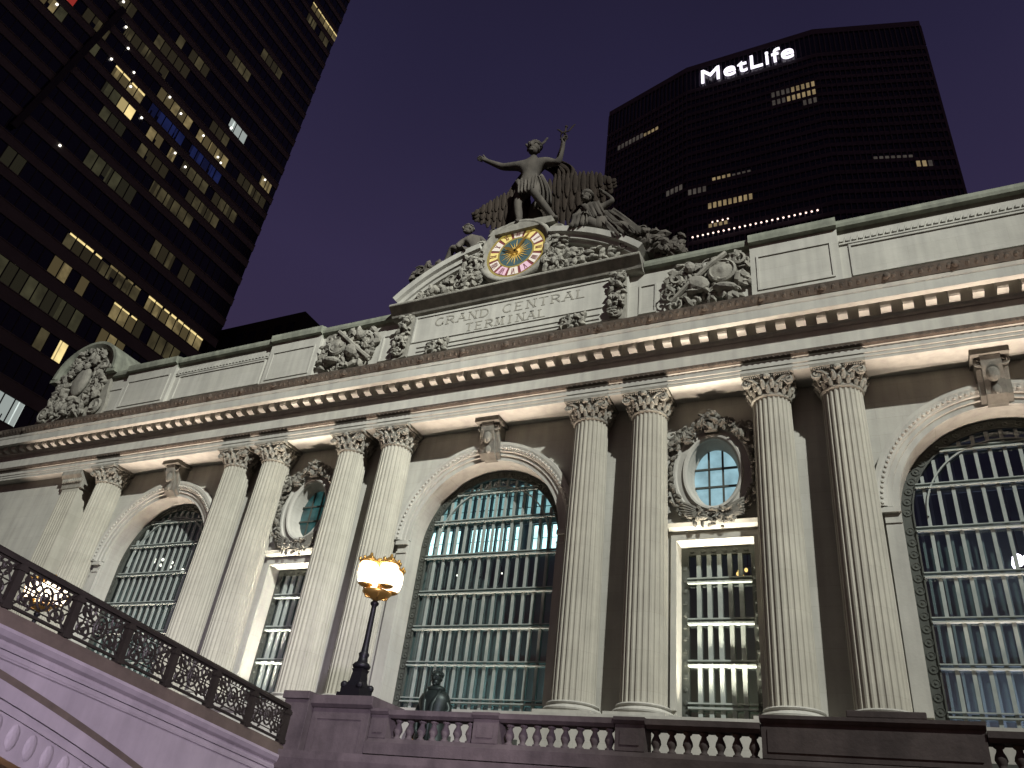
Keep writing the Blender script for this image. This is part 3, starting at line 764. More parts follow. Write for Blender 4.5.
for s in (-1, 1):
    b = B(); rings = []
    a0, a1 = math.asin(2.75 / PR), math.asin(9.35 / PR)
    for i in range(25):
        a = a0 + (a1 - a0) * i / 24
        rings.append([(s * r * math.sin(a), yy, PC + r * math.cos(a)) for r, yy in [(12.55, 0.25), (12.6, -0.12), (12.78, -0.2), (12.82, -0.34), (13.1, -0.40), (13.2, -0.62), (13.6, -0.68), (13.62, 2.8), (12.55, 2.8)]])
    b.loft(rings); b.build('arched_cornice', stone, ped)
b = B()
pts = [(-8.2, 35.302)] + [(x, PC + math.sqrt(12.56 ** 2 - x * x)) for x in [-8.2 + 16.4 * i / 30 for i in range(31)]] + [(8.2, 35.302)]
b.prism(pts, 0.22, 2.4); b.build('tympanum', stone_wall, ped)
rnd = random.Random(77)
for s in (-1, 1):
    b = B()
    leaf_cloud(b, rnd, s * 5.0, 36.2, 2.6, 0.85, 0.05, 110, 0.36, 0.45, lambda x, z: z < 37.3 - 0.28 * (abs(x) - 2.7) and z > 35.3)
    leaf_cloud(b, rnd, s * 3.2, 37.0, 0.75, 1.4, -0.1, 60, 0.36, 0.45)
    b.scroll(s * 4.4, 36.3, -0.3, 0.1, 0.7, 1.4, 0, 0.22, s); b.scroll(s * 6.3, 35.95, -0.25, 0.08, 0.45, 1.4, 0, 0.16, s)
    for k in range(7): b.ball((s * (3.4 + k * 0.62), -0.25, 35.75 + 0.12 * math.sin(k * 2)), 0.26, sub=2)
    b.build('fruit_carving', stone_carved, ped)
b = B()                                                     # drum and stand behind the clock and under the figure
b.disc([(2.95, 2.2), (2.95, -0.05), (2.8, -0.25)], (0, 0.2, 38.05), 48)
b.prism([(-2.3, 39.9), (2.9, 39.9), (2.6, 40.5), (1.4, 40.62), (-1.2, 40.62), (-2.0, 40.4)], -0.42, 2.4)
for s in (-1, 1):
    b.scroll(s * 2.95, 39.3, -0.1, 0.12, 0.62, 1.6, 0.8, 0.24, -s); b.scroll(s * 2.9, 36.2, -0.2, 0.12, 0.6, 1.6, 3.0, 0.24, s)
b.build('clock_surround', stone_carved, ped)

# ------------------------------------------------------------------ clock
CK = thing('clock', (0, 0, 38.05), 'round stained-glass clock with gilt rays in the middle of the arched pediment', 'clock')
cc = (0, -0.06, 38.05)
b = B(); b.disc([(2.86, 0.0), (2.86, -0.28), (2.72, -0.40), (2.55, -0.36), (2.46, -0.18), (2.28, -0.14), (2.24, -0.02)], cc, 64, cap=False); b.build('bezel', stone_carved, CK, smooth=True)
b = B(); b.disc([(2.3, -0.02), (2.3, -0.05), (2.2, -0.07), (2.1, -0.05), (2.1, -0.02)], cc, 64, cap=False); b.disc([(1.38, -0.02), (1.38, -0.075), (1.28, -0.075), (1.28, -0.02)], cc, 64, cap=False); b.build('gilt_ring', glow('lit_gilt_ring', (0.62, 0.47, 0.10), 0.5), CK)
def cmat(n, c, e_, base): 
    m = glow(n, c, e_); m.node_tree.nodes['Principled BSDF'].inputs['Base Color'].default_value = (*base, 1); return m
b = B(); b.disc([(2.24, 0.03), (2.24, -0.025)], cc, 64); b.build('dial', cmat('ruby_glass', (0.14, 0.05, 0.03), 0.35, (0.15, 0.04, 0.05)), CK)
b = B(); b.disc([(1.27, -0.03), (1.27, -0.05)], cc, 48); b.build('blue_disc', cmat('blue_enamel', (0.035, 0.055, 0.055), 0.35, (0.05, 0.09, 0.10)), CK)
ROM = ['XII', 'I', 'II', 'III', 'IIII', 'V', 'VI', 'VII', 'VIII', 'IX', 'X', 'XI']
platem = [cmat('lit_cream_plate', (0.72, 0.60, 0.44), 0.28, (0.6, 0.55, 0.5)), cmat('lit_yellow_plate', (0.70, 0.54, 0.12), 0.34, (0.6, 0.5, 0.2)), cmat('lit_pink_plate', (0.66, 0.44, 0.48), 0.28, (0.6, 0.4, 0.5))]
for k in range(12):
    a = PI / 2 - 2 * PI * k / 12
    def pt(r, da, yy): return (cc[0] + r * math.cos(a + da), yy, cc[2] + r * math.sin(a + da))
    b = B()
    f = [(1.42, -0.20), (2.07, -0.205), (2.07, 0.205), (1.42, 0.20)]
    b.loft([[pt(r, d, cc[1] - 0.03) for r, d in f], [pt(r, d, cc[1] - 0.06) for r, d in f]])
    pk = b.build('numeral_plate', platem[0 if k % 2 == 0 else (2 if k in (5, 7) else 1)], CK)
    b = B(); s_ = ROM[k]; ww = {'I': 0.05, 'V': 0.10, 'X': 0.10}
    tot = sum(ww[c] for c in s_); d = tot / 2
    for c in s_:
        u1, u0 = d - 0.008, d - ww[c] + 0.008; d -= ww[c]
        for (da, db) in {'I': [((u0+u1)/2, (u0+u1)/2)], 'V': [(u1, (u0+u1)/2), (u0, (u0+u1)/2)], 'X': [(u1, u0), (u0, u1)]}[c]:
            w_ = 0.011
            b.loft([[pt(2.0, da + w_, yy), pt(2.0, da - w_, yy), pt(1.5, db - w_ * 1.3, yy), pt(1.5, db + w_ * 1.3, yy)] for yy in (cc[1] - 0.062, cc[1] - 0.075)])
    b.build('numeral', cmat('ruby_numeral', (0.2, 0.03, 0.05), 0.25, (0.1, 0.02, 0.03)), pk)
b = B()
for k in range(24):
    a = 2 * PI * k / 24; r = 1.16 if k % 2 == 0 else 0.90
    b.loft([[(cc[0] + 0.3 * math.cos(a + 0.12), yy, cc[2] + 0.3 * math.sin(a + 0.12)), (cc[0] + 0.3 * math.cos(a - 0.12), yy, cc[2] + 0.3 * math.sin(a - 0.12)), (cc[0] + r * math.cos(a), yy, cc[2] + r * math.sin(a))] for yy in (cc[1] - 0.055, cc[1] - 0.09)])
b.ball((0, cc[1] - 0.1, cc[2]), (0.34, 0.1, 0.34), sub=2)
b.build('sunburst', cmat('gilt_sun', (0.40, 0.22, 0.03), 0.35, (0.6, 0.4, 0.1)), CK)
for nm, ln, ang in (('minute_hand', 1.85, 33), ('hour_hand', 1.15, 302)):
    a = PI / 2 - R_(ang); u = Vector((math.cos(a), 0, math.sin(a))); v = Vector((-u.z, 0, u.x)); o0 = Vector((0, 0, cc[2]))
    b = B(); b.loft([[tuple(o0 + u * p + v * w_ + Vector((0, yy, 0))) for p, w_ in ((-0.35, 0.03), (0, 0.09), (ln * .6, 0.11), (ln, 0.01), (ln * .6, -0.11), (0, -0.09), (-0.35, -0.03))] for yy in (cc[1] - 0.21, cc[1] - 0.25)])
    b.build(nm, gold, CK)

# ------------------------------------------------------------------ stone figures
def skin(name, J, E, m, parent=None, root='pelvis', extra=None, sub=2, fat=1.0):
    me = bpy.data.meshes.new(name); names = list(J)
    o0 = wloc(parent) if parent else Vector((0, 0, 0))
    me.from_pydata([tuple(Vector(J[n][0]) - o0) for n in names], [(names.index(a), names.index(c)) for a, c in E], [])
    o = bpy.data.objects.new(name, me); COL.objects.link(o)
    md = o.modifiers.new('skin', 'SKIN')
    sv = me.skin_vertices[0].data
    for i, n in enumerate(names):
        r = J[n][1]; sv[i].radius = tuple(fat * q_ for q_ in r) if hasattr(r, '__len__') else (fat * r, fat * r)
        sv[i].use_root = (n == root)
    s2 = o.modifiers.new('sub', 'SUBSURF'); s2.levels = sub; s2.render_levels = sub
    dg = bpy.context.evaluated_depsgraph_get(); dg.update()
    nm = bpy.data.meshes.new_from_object(o.evaluated_get(dg))
    bpy.data.objects.remove(o)
    b = B(); b.bm.from_mesh(nm); bpy.data.meshes.remove(nm); bpy.data.meshes.remove(me)
    for v in b.bm.verts: v.co += o0
    if extra: extra(b)
    return b.build(name, m, parent, smooth=True)
def head(b, c, h, yaw=0.0, tilt=0.0):
    # head with brow, nose, chin, ears and curls; faces -Y turned by yaw
    M = Matrix.Translation(c) @ Matrix.Rotation(yaw, 4, 'Z') @ Matrix.Rotation(tilt, 4, 'Y')
    def bl(p, r, sub=2): b.ball(M @ Vector(p), r, (0, tilt, yaw), sub)
    bl((0, 0, 0.06 * h), (0.37 * h, 0.44 * h, 0.42 * h), 3)
    bl((0, -0.08 * h, -0.24 * h), (0.27 * h, 0.30 * h, 0.27 * h), 3)
    bl((0, -0.43 * h, -0.07 * h), (0.06 * h, 0.10 * h, 0.14 * h))
    bl((0, -0.34 * h, -0.27 * h), (0.13 * h, 0.06 * h, 0.035 * h)); bl((0, -0.30 * h, -0.42 * h), (0.13 * h, 0.1 * h, 0.09 * h))
    for s in (-1, 1):
        bl((s * 0.15 * h, -0.37 * h, 0.10 * h), (0.14 * h, 0.06 * h, 0.04 * h)); bl((s * 0.15 * h, -0.37 * h, 0.0), (0.07 * h, 0.05 * h, 0.04 * h))
        bl((s * 0.37 * h, 0.0, -0.05 * h), (0.04 * h, 0.09 * h, 0.13 * h))
    rnd = random.Random(4)
    for _ in range(34):
        a = rnd.uniform(0, 2 * PI); e_ = rnd.uniform(0.15, 1.4)
        p = (0.39 * h * math.cos(a) * math.cos(e_), 0.05 * h + 0.45 * h * math.sin(a) * math.cos(e_), 0.08 * h + 0.42 * h * math.sin(e_))
        if p[1] < -0.25 * h and p[2] < 0.3 * h: continue
        bl(p, (0.1 * h,) * 3, 1)
def hand_joints(J, E, wrist, palm, d, side, r, pre, curl=0.0):
    # palm plus five fingers; d = pointing direction, side = across the palm
    d = Vector(d).normalized(); side = Vector(side).normalized(); up = d.cross(side)
    J[pre + 'palm'] = (palm, r * 1.05); E.append((wrist, pre + 'palm'))
    L = r * 4.6
    for k, (off, ln) in enumerate(((-0.75, 0.82), (-0.25, 1.0), (0.25, 0.95), (0.75, 0.72))):
        p1 = Vector(palm) + d * L * 0.45 + side * off * r * 1.35
        p2 = p1 + d * L * 0.4 * ln + up * curl * r; p3 = p2 + d * L * 0.3 * ln * (1 - abs(curl) * .5) + up * curl * r * 2
        for nn, p, rr in (('a', p1, .42), ('b', p2, .36), ('c', p3, .26)): J[f'{pre}{k}{nn}'] = (tuple(p), r * rr)
        E += [(pre + 'palm', f'{pre}{k}a'), (f'{pre}{k}a', f'{pre}{k}b'), (f'{pre}{k}b', f'{pre}{k}c')]
    t1 = Vector(palm) + side * r * 1.5 + d * r * 0.6; t2 = t1 + d * L * 0.3 + side * r * 0.7
    J[pre + 't1'] = (tuple(t1), r * .45); J[pre + 't2'] = (tuple(t2), r * .32)
    E += [(pre + 'palm', pre + 't1'), (pre + 't1', pre + 't2')]
def cloth(b, rows, thick=0.12):
    # draped sheet given as rows of points, with thickness
    n = len(rows[0])
    b.loft([list(r) + [(p[0], p[1] + thick, p[2]) for p in reversed(r)] for r in rows])
def folds(p0, p1, w0, w1, n=11, amp=0.1, rows=8, y_=0.0, bend=0.0):
    out = []
    for i in range(rows):
        t = i / (rows - 1); c = Vector(p0).lerp(Vector(p1), t); w = w0 + (w1 - w0) * t
        out.append([(c.x + w * (k / (n - 1) - 0.5) + bend * math.sin(PI * t), c.y + y_ + amp * (0.4 + t) * math.sin(k * 2.3 + t * 1.5), c.z + 0.05 * math.sin(k * 1.3)) for k in range(n)])
    return out
# the standing messenger
MS = thing('statue', (0.3, 0.2, 40.62), 'tall standing stone figure with one arm flung out above the clock', 'statue')
J = dict(pelvis=((0.15, 0.15, 44.9), (0.72, 0.55)), belly=((0.12, 0.10, 45.75), (0.54, 0.44)), chest=((0.28, 0.05, 46.7), (0.84, 0.55)), neckb=((0.30, 0.05, 47.45), (0.40, 0.36)), neck=((0.24, 0.0, 47.95), 0.27),
         shl=((-0.72, 0.05, 47.22), 0.38), ell=((-2.35, 0.0, 47.62), 0.27), wrl=((-3.72, -0.15, 48.62), 0.17),
         shr=((1.25, 0.05, 46.95), 0.38), elr=((2.36, 0.1, 46.45), 0.28), wrr=((2.72, -0.2, 47.62), 0.17),
         hl=((-0.34, 0.12, 44.45), 0.52), kl=((-0.42, -0.18, 42.75), 0.29), cl=((-0.36, 0.04, 42.1), 0.31), al=((-0.12, 0.0, 40.98), 0.19), hel=((-0.12, 0.10, 40.78), 0.17), fl=((-0.02, -0.62, 40.72), 0.15),
         hr=((0.68, 0.08, 44.45), 0.52), kr=((1.10, -0.62, 43.0), 0.30), cr_=((1.60, 0.0, 42.3), 0.30), ar=((2.42, 0.45, 41.05), 0.19), her=((2.5, 0.55, 40.9), 0.17), fr=((2.75, -0.05, 40.74), 0.15))
E = [('pelvis', 'belly'), ('belly', 'chest'), ('chest', 'neckb'), ('neckb', 'neck'), ('chest', 'shl'), ('shl', 'ell'), ('ell', 'wrl'), ('chest', 'shr'), ('shr', 'elr'), ('elr', 'wrr'),
     ('pelvis', 'hl'), ('hl', 'kl'), ('kl', 'cl'), ('cl', 'al'), ('al', 'hel'), ('hel', 'fl'), ('pelvis', 'hr'), ('hr', 'kr'), ('kr', 'cr_'), ('cr_', 'ar'), ('ar', 'her'), ('her', 'fr')]
hand_joints(J, E, 'wrl', (-4.0, -0.2, 48.85), (-0.85, -0.1, 0.5), (0.3, -0.4, 0.85), 0.16, 'L')
hand_joints(J, E, 'wrr', (2.78, -0.28, 47.95), (0.05, -0.1, 1), (0, -1, 0), 0.16, 'Rh', 0.6)
def ex(b):
    head(b, (0.22, -0.12, 48.62), 1.30, 0.12, 0.06)
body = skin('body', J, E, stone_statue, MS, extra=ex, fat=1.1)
b = B()                                                     # winged hat, loin cloth, cloak, herald's staff
b.lathe([(0.60, 0), (0.58, 0.08), (0.47, 0.14), (0.43, 0.30), (0.28, 0.48), (0.02, 0.55)], (0.27, 0.0, 48.98), 24)
for s in (-1, 1):
    for k in range(4): b.ball((0.27 + s * (0.52 + 0.10 * k), 0.1, 49.18 + 0.13 * k), (0.36 - .04 * k, 0.07, 0.11), (0, -s * (0.55 + 0.14 * k), 0), 2)
b.build('hat', stone_statue, MS, smooth=True)
b = B()
cloth(b, folds((0.12, -0.46, 45.15), (0.45, -0.66, 43.35), 1.75, 1.5, 17, 0.15, 10)); cloth(b, folds((0.95, -0.3, 45.2), (1.3, 0.3, 42.6), 0.9, 1.5, 13, 0.16, 10, bend=0.2), 0.3)
b.build('loincloth', stone_statue, MS, smooth=True)
b = B()
cloth(b, folds((0.25, 0.62, 47.35), (-1.6, 0.9, 44.3), 2.2, 1.7, 17, 0.16, 12, bend=-0.3), 0.15)
cloth(b, folds((1.5, 0.62, 47.3), (2.5, 0.8, 45.3), 1.9, 1.7, 15, 0.17, 10, bend=0.5), 0.15)
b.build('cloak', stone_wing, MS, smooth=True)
b = B()
b.tube([(2.62, -0.42, 46.9), (2.80, -0.42, 48.2), (2.95, -0.42, 49.6)], 0.06, 8)
for s in (-1, 1):
    b.tube([(2.80 + s * 0.22 * math.sin(t * 3.2), -0.42 - 0.12 * math.cos(t * 3.2), 48.2 + t * 0.38) for t in [i * 0.2 for i in range(16)]], 0.055, 6)
    for k in range(4): b.ball((2.95 + s * (0.28 + 0.1 * k), -0.42, 49.15 + 0.13 * k), (0.26, 0.05, 0.07), (0, -s * 0.7, 0), 1)
b.ball((2.96, -0.42, 49.68), 0.12, sub=2)
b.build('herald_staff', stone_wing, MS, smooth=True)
# eagle behind
EG = thing('eagle_statue', (0.6, 1.3, 40.62), 'dark stone eagle with wide wings spread behind the standing figure', 'statue')
b = B()
b.ball((0.75, 1.2, 42.3), (0.85, 0.8, 1.6), (0.25, 0, 0), 3); b.ball((1.05, 0.75, 44.0), (0.42, 0.5, 0.5), sub=3); b.tube([(1.05, 0.4, 44.05), (1.05, 0.15, 44.0), (1.05, 0.06, 43.8)], 0.14, 8, taper=(1, .8, .2))
for s in (-1, 1): b.ball((0.75 + s * 0.55, 0.95, 41.1), (0.32, 0.4, 0.6), sub=2)
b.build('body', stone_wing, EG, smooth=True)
def wing(top, bot, y0, y1):
    b = B(); n = len(top)
    for row, (lo, hi) in enumerate(((0.0, 0.42), (0.30, 0.72), (0.58, 1.0))):   # three overlapping rows of feathers
        m_ = 17 + row * 2
        for k in range(m_):
            t = (k + 0.5) / m_; i = t * (n - 1); i0 = min(int(i), n - 2); f = i - i0
            a = Vector((top[i0][0] * (1 - f) + top[i0 + 1][0] * f, 0, top[i0][1] * (1 - f) + top[i0 + 1][1] * f)); c = Vector((bot[i0][0] * (1 - f) + bot[i0 + 1][0] * f, 0, bot[i0][1] * (1 - f) + bot[i0 + 1][1] * f))
            rw = random.Random(k * 7 + row); hi2 = hi + (0.16 if k % 2 else -0.02) * (1 if row == 2 else .5) + rw.uniform(-.04, .04)
            p, q_ = a.lerp(c, lo), a.lerp(c, hi2); q_.x += (q_.x - 0.6) * 0.035; yy = y0 + (y1 - y0) * t - 0.10 * (3 - row) - 0.07 * (k % 2)
            d = q_ - p; ctr = (p + q_) / 2
            b.ball((ctr.x, yy, ctr.z), (0.21, 0.06, d.length * 0.60), (0, math.atan2(d.x, d.z), 0), 2)
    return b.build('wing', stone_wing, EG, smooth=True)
wing([(0.0, 45.3), (-1.2, 45.35), (-2.4, 45.0), (-3.5, 44.4), (-4.5, 43.6)], [(0.2, 41.4), (-0.8, 41.3), (-1.9, 41.7), (-3.1, 42.3), (-4.45, 43.2)], 1.0, 0.6)
wing([(1.0, 45.4), (2.6, 45.5), (4.0, 45.3), (5.4, 44.7), (6.8, 43.4)], [(1.4, 41.3), (2.8, 41.0), (4.0, 40.9), (5.4, 41.3), (6.75, 43.0)], 1.0, 0.7)
# reclining strong man, west slope
HC = thing('statue', (-4.2, 0.4, 38.6), 'half-reclining bare stone figure on the left slope of the pediment', 'statue')
J = dict(pelvis=((-3.55, 0.2, 38.95), (0.55, 0.48)), belly=((-3.65, 0.1, 39.5), (0.46, 0.4)), chest=((-3.85, 0.0, 40.15), (0.62, 0.45)), neck=((-4.1, -0.05, 40.75), 0.22),
         shl=((-4.45, -0.05, 40.35), 0.27), ell=((-4.75, -0.35, 39.6), 0.2), wrl=((-4.35, -0.5, 39.2), 0.13), shr=((-3.3, 0.1, 40.3), 0.27), elr=((-2.75, 0.3, 39.7), 0.2), wrr=((-2.55, 0.1, 40.2), 0.13),
         hl=((-3.8, -0.1, 38.85), 0.42), kl=((-5.2, -0.25, 39.75), 0.29), cl=((-5.4, -0.1, 39.3), 0.24), al=((-5.7, -0.05, 38.55), 0.14), fl=((-6.1, -0.25, 38.35), 0.11),
         hr=((-3.5, 0.3, 38.8), 0.42), kr=((-4.9, 0.35, 39.0), 0.28), ar=((-5.9, 0.3, 38.35), 0.14), fr=((-6.25, 0.2, 38.25), 0.11))
E = [('pelvis', 'belly'), ('belly', 'chest'), ('chest', 'neck'), ('chest', 'shl'), ('shl', 'ell'), ('ell', 'wrl'), ('chest', 'shr'), ('shr', 'elr'), ('elr', 'wrr'), ('pelvis', 'hl'), ('hl', 'kl'), ('kl', 'cl'), ('cl', 'al'), ('al', 'fl'), ('pelvis', 'hr'), ('hr', 'kr'), ('kr', 'ar'), ('ar', 'fr')]
hand_joints(J, E, 'wrl', (-4.2, -0.55, 39.1), (0.8, -0.2, -0.5), (0, -1, 0.2), 0.11, 'L', 0.4)
hand_joints(J, E, 'wrr', (-2.5, 0.05, 40.4), (0.2, -0.1, 1), (0, -1, 0), 0.11, 'Rh', 0.5)
skin('body', J, E, stone_statue, HC, extra=lambda b: head(b, (-4.28, -0.15, 41.28), 0.86, -0.55, -0.1))
b = B(); cloth(b, folds((-3.2, 0.5, 39.6), (-2.9, 0.35, 37.9), 1.6, 2.0, 13, 0.14, 8)); b.build('drapery', stone_statue, HC, smooth=True)
HC.scale = (1.08, 1.1, 1.04)
# seated draped woman, east slope
MN = thing('statue', (6.2, 0.4, 38.4), 'seated draped stone figure with one hand raised to its head on the right slope', 'statue')
J = dict(pelvis=((6.5, 0.25, 38.75), (0.62, 0.52)), belly=((6.1, 0.15, 39.4), (0.48, 0.42)), chest=((5.55, 0.05, 40.2), (0.60, 0.45)), neck=((5.25, 0.0, 41.0), 0.20),
         shl=((4.8, 0.0, 40.5), 0.25), ell=((4.55, -0.3, 39.7), 0.19), wrl=((5.05, -0.6, 39.45), 0.12), shr=((6.15, 0.05, 40.4), 0.25), elr=((6.95, 0.0, 40.75), 0.19), wrr=((6.4, -0.1, 41.45), 0.12),
         hl=((6.0, -0.15, 38.6), 0.44), kl=((4.75, -0.45, 39.55), 0.33), cl=((4.7, -0.3, 39.0), 0.26), al=((4.55, -0.3, 38.6), 0.15), fl=((4.3, -0.6, 38.6), 0.12),
         hr=((6.9, 0.1, 38.4), 0.44), kr=((7.9, -0.35, 37.9), 0.34), ar=((8.7, -0.1, 36.75), 0.16), fr=((9.0, -0.35, 36.6), 0.12))
hand_joints(J, E2 := [('pelvis', 'belly'), ('belly', 'chest'), ('chest', 'neck'), ('chest', 'shl'), ('shl', 'ell'), ('ell', 'wrl'), ('chest', 'shr'), ('shr', 'elr'), ('elr', 'wrr'), ('pelvis', 'hl'), ('hl', 'kl'), ('kl', 'cl'), ('cl', 'al'), ('al', 'fl'), ('pelvis', 'hr'), ('hr', 'kr'), ('kr', 'ar'), ('ar', 'fr')],
            'wrl', (5.2, -0.65, 39.4), (1, -0.1, -0.3), (0, -1, .2), 0.10, 'L', 0.3)
hand_joints(J, E2, 'wrr', (6.25, -0.12, 41.6), (-0.7, 0, 0.6), (0, -1, 0), 0.10, 'Rh', 0.4)
skin('body', J, E2, stone_statue, MN, extra=lambda b: head(b, (5.08, -0.12, 41.55), 0.86, -0.3, -0.05))
b = B()
cloth(b, folds((6.3, -0.25, 39.7), (8.3, -0.55, 36.85), 1.6, 2.0, 17, 0.17, 12), 0.3); cloth(b, folds((5.0, -0.7, 39.6), (4.9, -0.7, 38.5), 1.0, 1.3, 11, 0.13, 7), 0.3)
cloth(b, folds((5.5, -0.42, 40.6), (6.1, -0.4, 39.2), 1.2, 1.1, 11, 0.10, 7), 0.2)
b.build('drapery', stone_statue, MN, smooth=True)
b = B(); b.lathe([(0.46, 0), (0.45, 0.15), (0.34, 0.36), (0.05, 0.45)], (5.08, 0.0, 41.72), 20); b.ball((5.08, 0.05, 42.15), (0.06, 0.32, 0.14), sub=2); b.build('helmet', stone_statue, MN, smooth=True)
MN.scale = (1.06, 1.1, 1.06)
# attribute heaps at both ends of the group
def heap(name, label, cx, cz, slope, seed):
    rnd = random.Random(seed); b = B()
    leaf_cloud(b, rnd, cx, cz, 1.3, 0.7, 0.4, 50, 0.45, 0.7, lambda x, z: z < cz + 0.75 + slope * (x - cx))
    b.ball((cx - 0.5, 0.4, cz + 0.45 - slope * 0.5), (0.6, 0.5, 0.62), sub=3); b.ball((cx + 0.55, 0.2, cz + slope * 0.5), (0.5, 0.45, 0.5), (0, .5, 0), 3)
    b.disc([(0.62, 0.3), (0.62, -0.2), (0.45, -0.3), (0.2, -0.2)], (cx + 0.1, 0.0, cz - 0.1), 18)
    b.prism([(cx - 1.5, cz - 1.1 - slope * 1.5), (cx + 1.5, cz - 1.1 + slope * 1.5), (cx + 1.4, cz - 0.3 + slope * 1.4), (cx - 1.4, cz - 0.3 - slope * 1.4)], 0.1, 2.2)
    return tag(b.build(name, stone_statue), label, 'stone carving')
heap('carved_trophy', 'heap of carved stone tools at the lower left end of the pediment figures', -7.2, 38.1, 0.42, 61)
heap('carved_trophy', 'rounded heap of carved stone globes and scrolls right of the seated draped figure', 9.2, 36.9, -0.55, 62)
b = B(); rnd = random.Random(9)
leaf_cloud(b, rnd, 10.9, 35.75, 0.9, 0.55, 0.4, 34, 0.4, 0.6); b.ball((11.0, 0.4, 35.6), (0.7, 0.6, 0.7), sub=3); b.box(9.9, 11.9, 0.1, 2.0, 34.97, 35.3)
tag(b.build('carved_trophy', stone_statue), 'small carved stone lump beyond the right tip of the pediment', 'stone carving')

# ------------------------------------------------------------------ bronze man before the middle window
b = B(); b.box(-0.5, 1.7, -3.4, -1.72, TZ + 0.002, 4.42); b.box(-0.7, 1.9, -3.6, -1.72, TZ + 0.003, TZ + 0.4); b.box(-0.6, 1.8, -3.5, -1.72, 4.423, 4.61)
tag(b.build('statue_pedestal', granite, bevel=0.03), 'granite block carrying the bronze man in the coat', 'pedestal')
VB = thing('statue', (0.1, -2.4, 6.5), 'dark bronze standing man in a long coat before the middle arched window', 'statue')
x, y0 = 0.1, -2.4
J = dict(pelvis=((x, y0, 8.0), (0.30, 0.24)), chest=((x, y0, 8.62), (0.36, 0.26)), neckb=((x, y0 - .02, 8.93), 0.27), neck=((x, y0 - .03, 9.08), 0.17),
         shl=((x - .34, y0, 8.78), 0.16), ell=((x - .56, y0 + .02, 8.32), 0.14), wrl=((x - .40, y0 - .28, 8.1), 0.09), shr=((x + .34, y0, 8.78), 0.16), elr=((x + .58, y0 + .02, 8.34), 0.14), wrr=((x + .42, y0 - .28, 8.16), 0.09),
         hl=((x - .17, y0, 7.85), 0.22), kl=((x - .19, y0 - .05, 7.2), 0.16), al=((x - .19, y0, 6.66), 0.1), fl=((x - .21, y0 - .28, 6.57), 0.08), hr=((x + .17, y0, 7.85), 0.22), kr=((x + .19, y0 - .03, 7.2), 0.16), ar=((x + .21, y0, 6.66), 0.1), fr=((x + .26, y0 - .28, 6.57), 0.08))
E = [('pelvis', 'chest'), ('chest', 'neckb'), ('neckb', 'neck'), ('chest', 'shl'), ('shl', 'ell'), ('ell', 'wrl'), ('chest', 'shr'), ('shr', 'elr'), ('elr', 'wrr'), ('pelvis', 'hl'), ('hl', 'kl'), ('kl', 'al'), ('al', 'fl'), ('pelvis', 'hr'), ('hr', 'kr'), ('kr', 'ar'), ('ar', 'fr')]
hand_joints(J, E, 'wrl', (x - .33, y0 - .34, 7.61), (0.8, -0.3, -0.2), (0, 0.2, 1), 0.06, 'L', 0.5)
hand_joints(J, E, 'wrr', (x + .36, y0 - .34, 8.12), (-0.8, -0.3, -0.1), (0, 0.2, 1), 0.06, 'Rh', 0.5)
skin('body', J, E, bronze, VB, extra=lambda b: head(b, (x, y0 - .08, 9.34), 0.50, 0.1))
b = B(); b.lathe([(0.60, 6.95 - 6.5), (0.56, 7.3 - 6.5), (0.47, 7.9 - 6.5), (0.46, 8.3 - 6.5), (0.56, 8.66 - 6.5), (0.48, 8.84 - 6.5), (0.30, 9.0 - 6.5), (0.2, 9.06 - 6.5)], (x, y0, 6.5), 28, sy=0.72)
for s in (-1, 1): b.tube([(x + s * .12, y0 - .36, 7.0), (x + s * .10, y0 - .36, 7.9), (x + s * .14, y0 - .38, 8.5), (x + s * .26, y0 - .18, 8.95), (x, y0 + .22, 9.0)], 0.085, 8)
b.ball((x, y0 - .02, 9.0), (0.34, 0.26, 0.15), sub=3); b.build('coat', bronze, VB, smooth=True)
VB.location = (0.6, -2.45, 4.62); VB.scale = (1.45, 1.4, 1.45)

# ------------------------------------------------------------------ lamps inside the hall, and an added flare stand-in
def chandelier(x, y_, z, m, label, n=8, r=0.5, br=0.09):
    t = thing('chandelier', (x, y_, z), label, 'chandelier', 'lamps hanging inside the hall')
    b = B(); b.tube([(x, y_, z + 0.1), (x, y_, z + 4)], 0.03, 6); b.disc([(r, -.02), (r, .02), (r - .06, .02), (r - .06, -.02)], (x, y_, z), 20, cap=False)
    b.lathe([(0.05, -.25), (0.16, -.1), (0.12, .1), (0.04, .3)], (x, y_, z), 12); b.build('stem', lamp_iron, t)
    b = B()
    for k in range(n): b.ball((x + r * math.cos(2*PI*k/n), y_ + r * math.sin(2*PI*k/n), z + 0.06), (br, br, br * 1.25), sub=2)
    b.build('bulb_ring', m, t, smooth=True)
chandelier(14.1, 3.6, 15.5, chand, 'small amber chandelier glowing inside the lit narrow window')
chandelier(-28.2, 3.6, 18.1, bulb_white, 'ring of pale bulbs seen through the arched window nearest the tower', 7, 0.8, 0.10)
chandelier(-25.6, 3.6, 17.4, bulb_white, 'tighter pair of bright bulbs deeper right in the far arched window', 2, 0.45, 0.15)
chandelier(25.95, 3.4, 15.46, flare_globe, 'added white violet globe cluster standing in for a flare at the right-hand arched window', 3, 0.25, 0.24)  # globes added in place of the flare at the right window
chandelier(-1.4, 3.6, 16.1, bulb_white, 'two small bulbs in the middle arched window below the lit panes', 2, 1.5, 0.05)

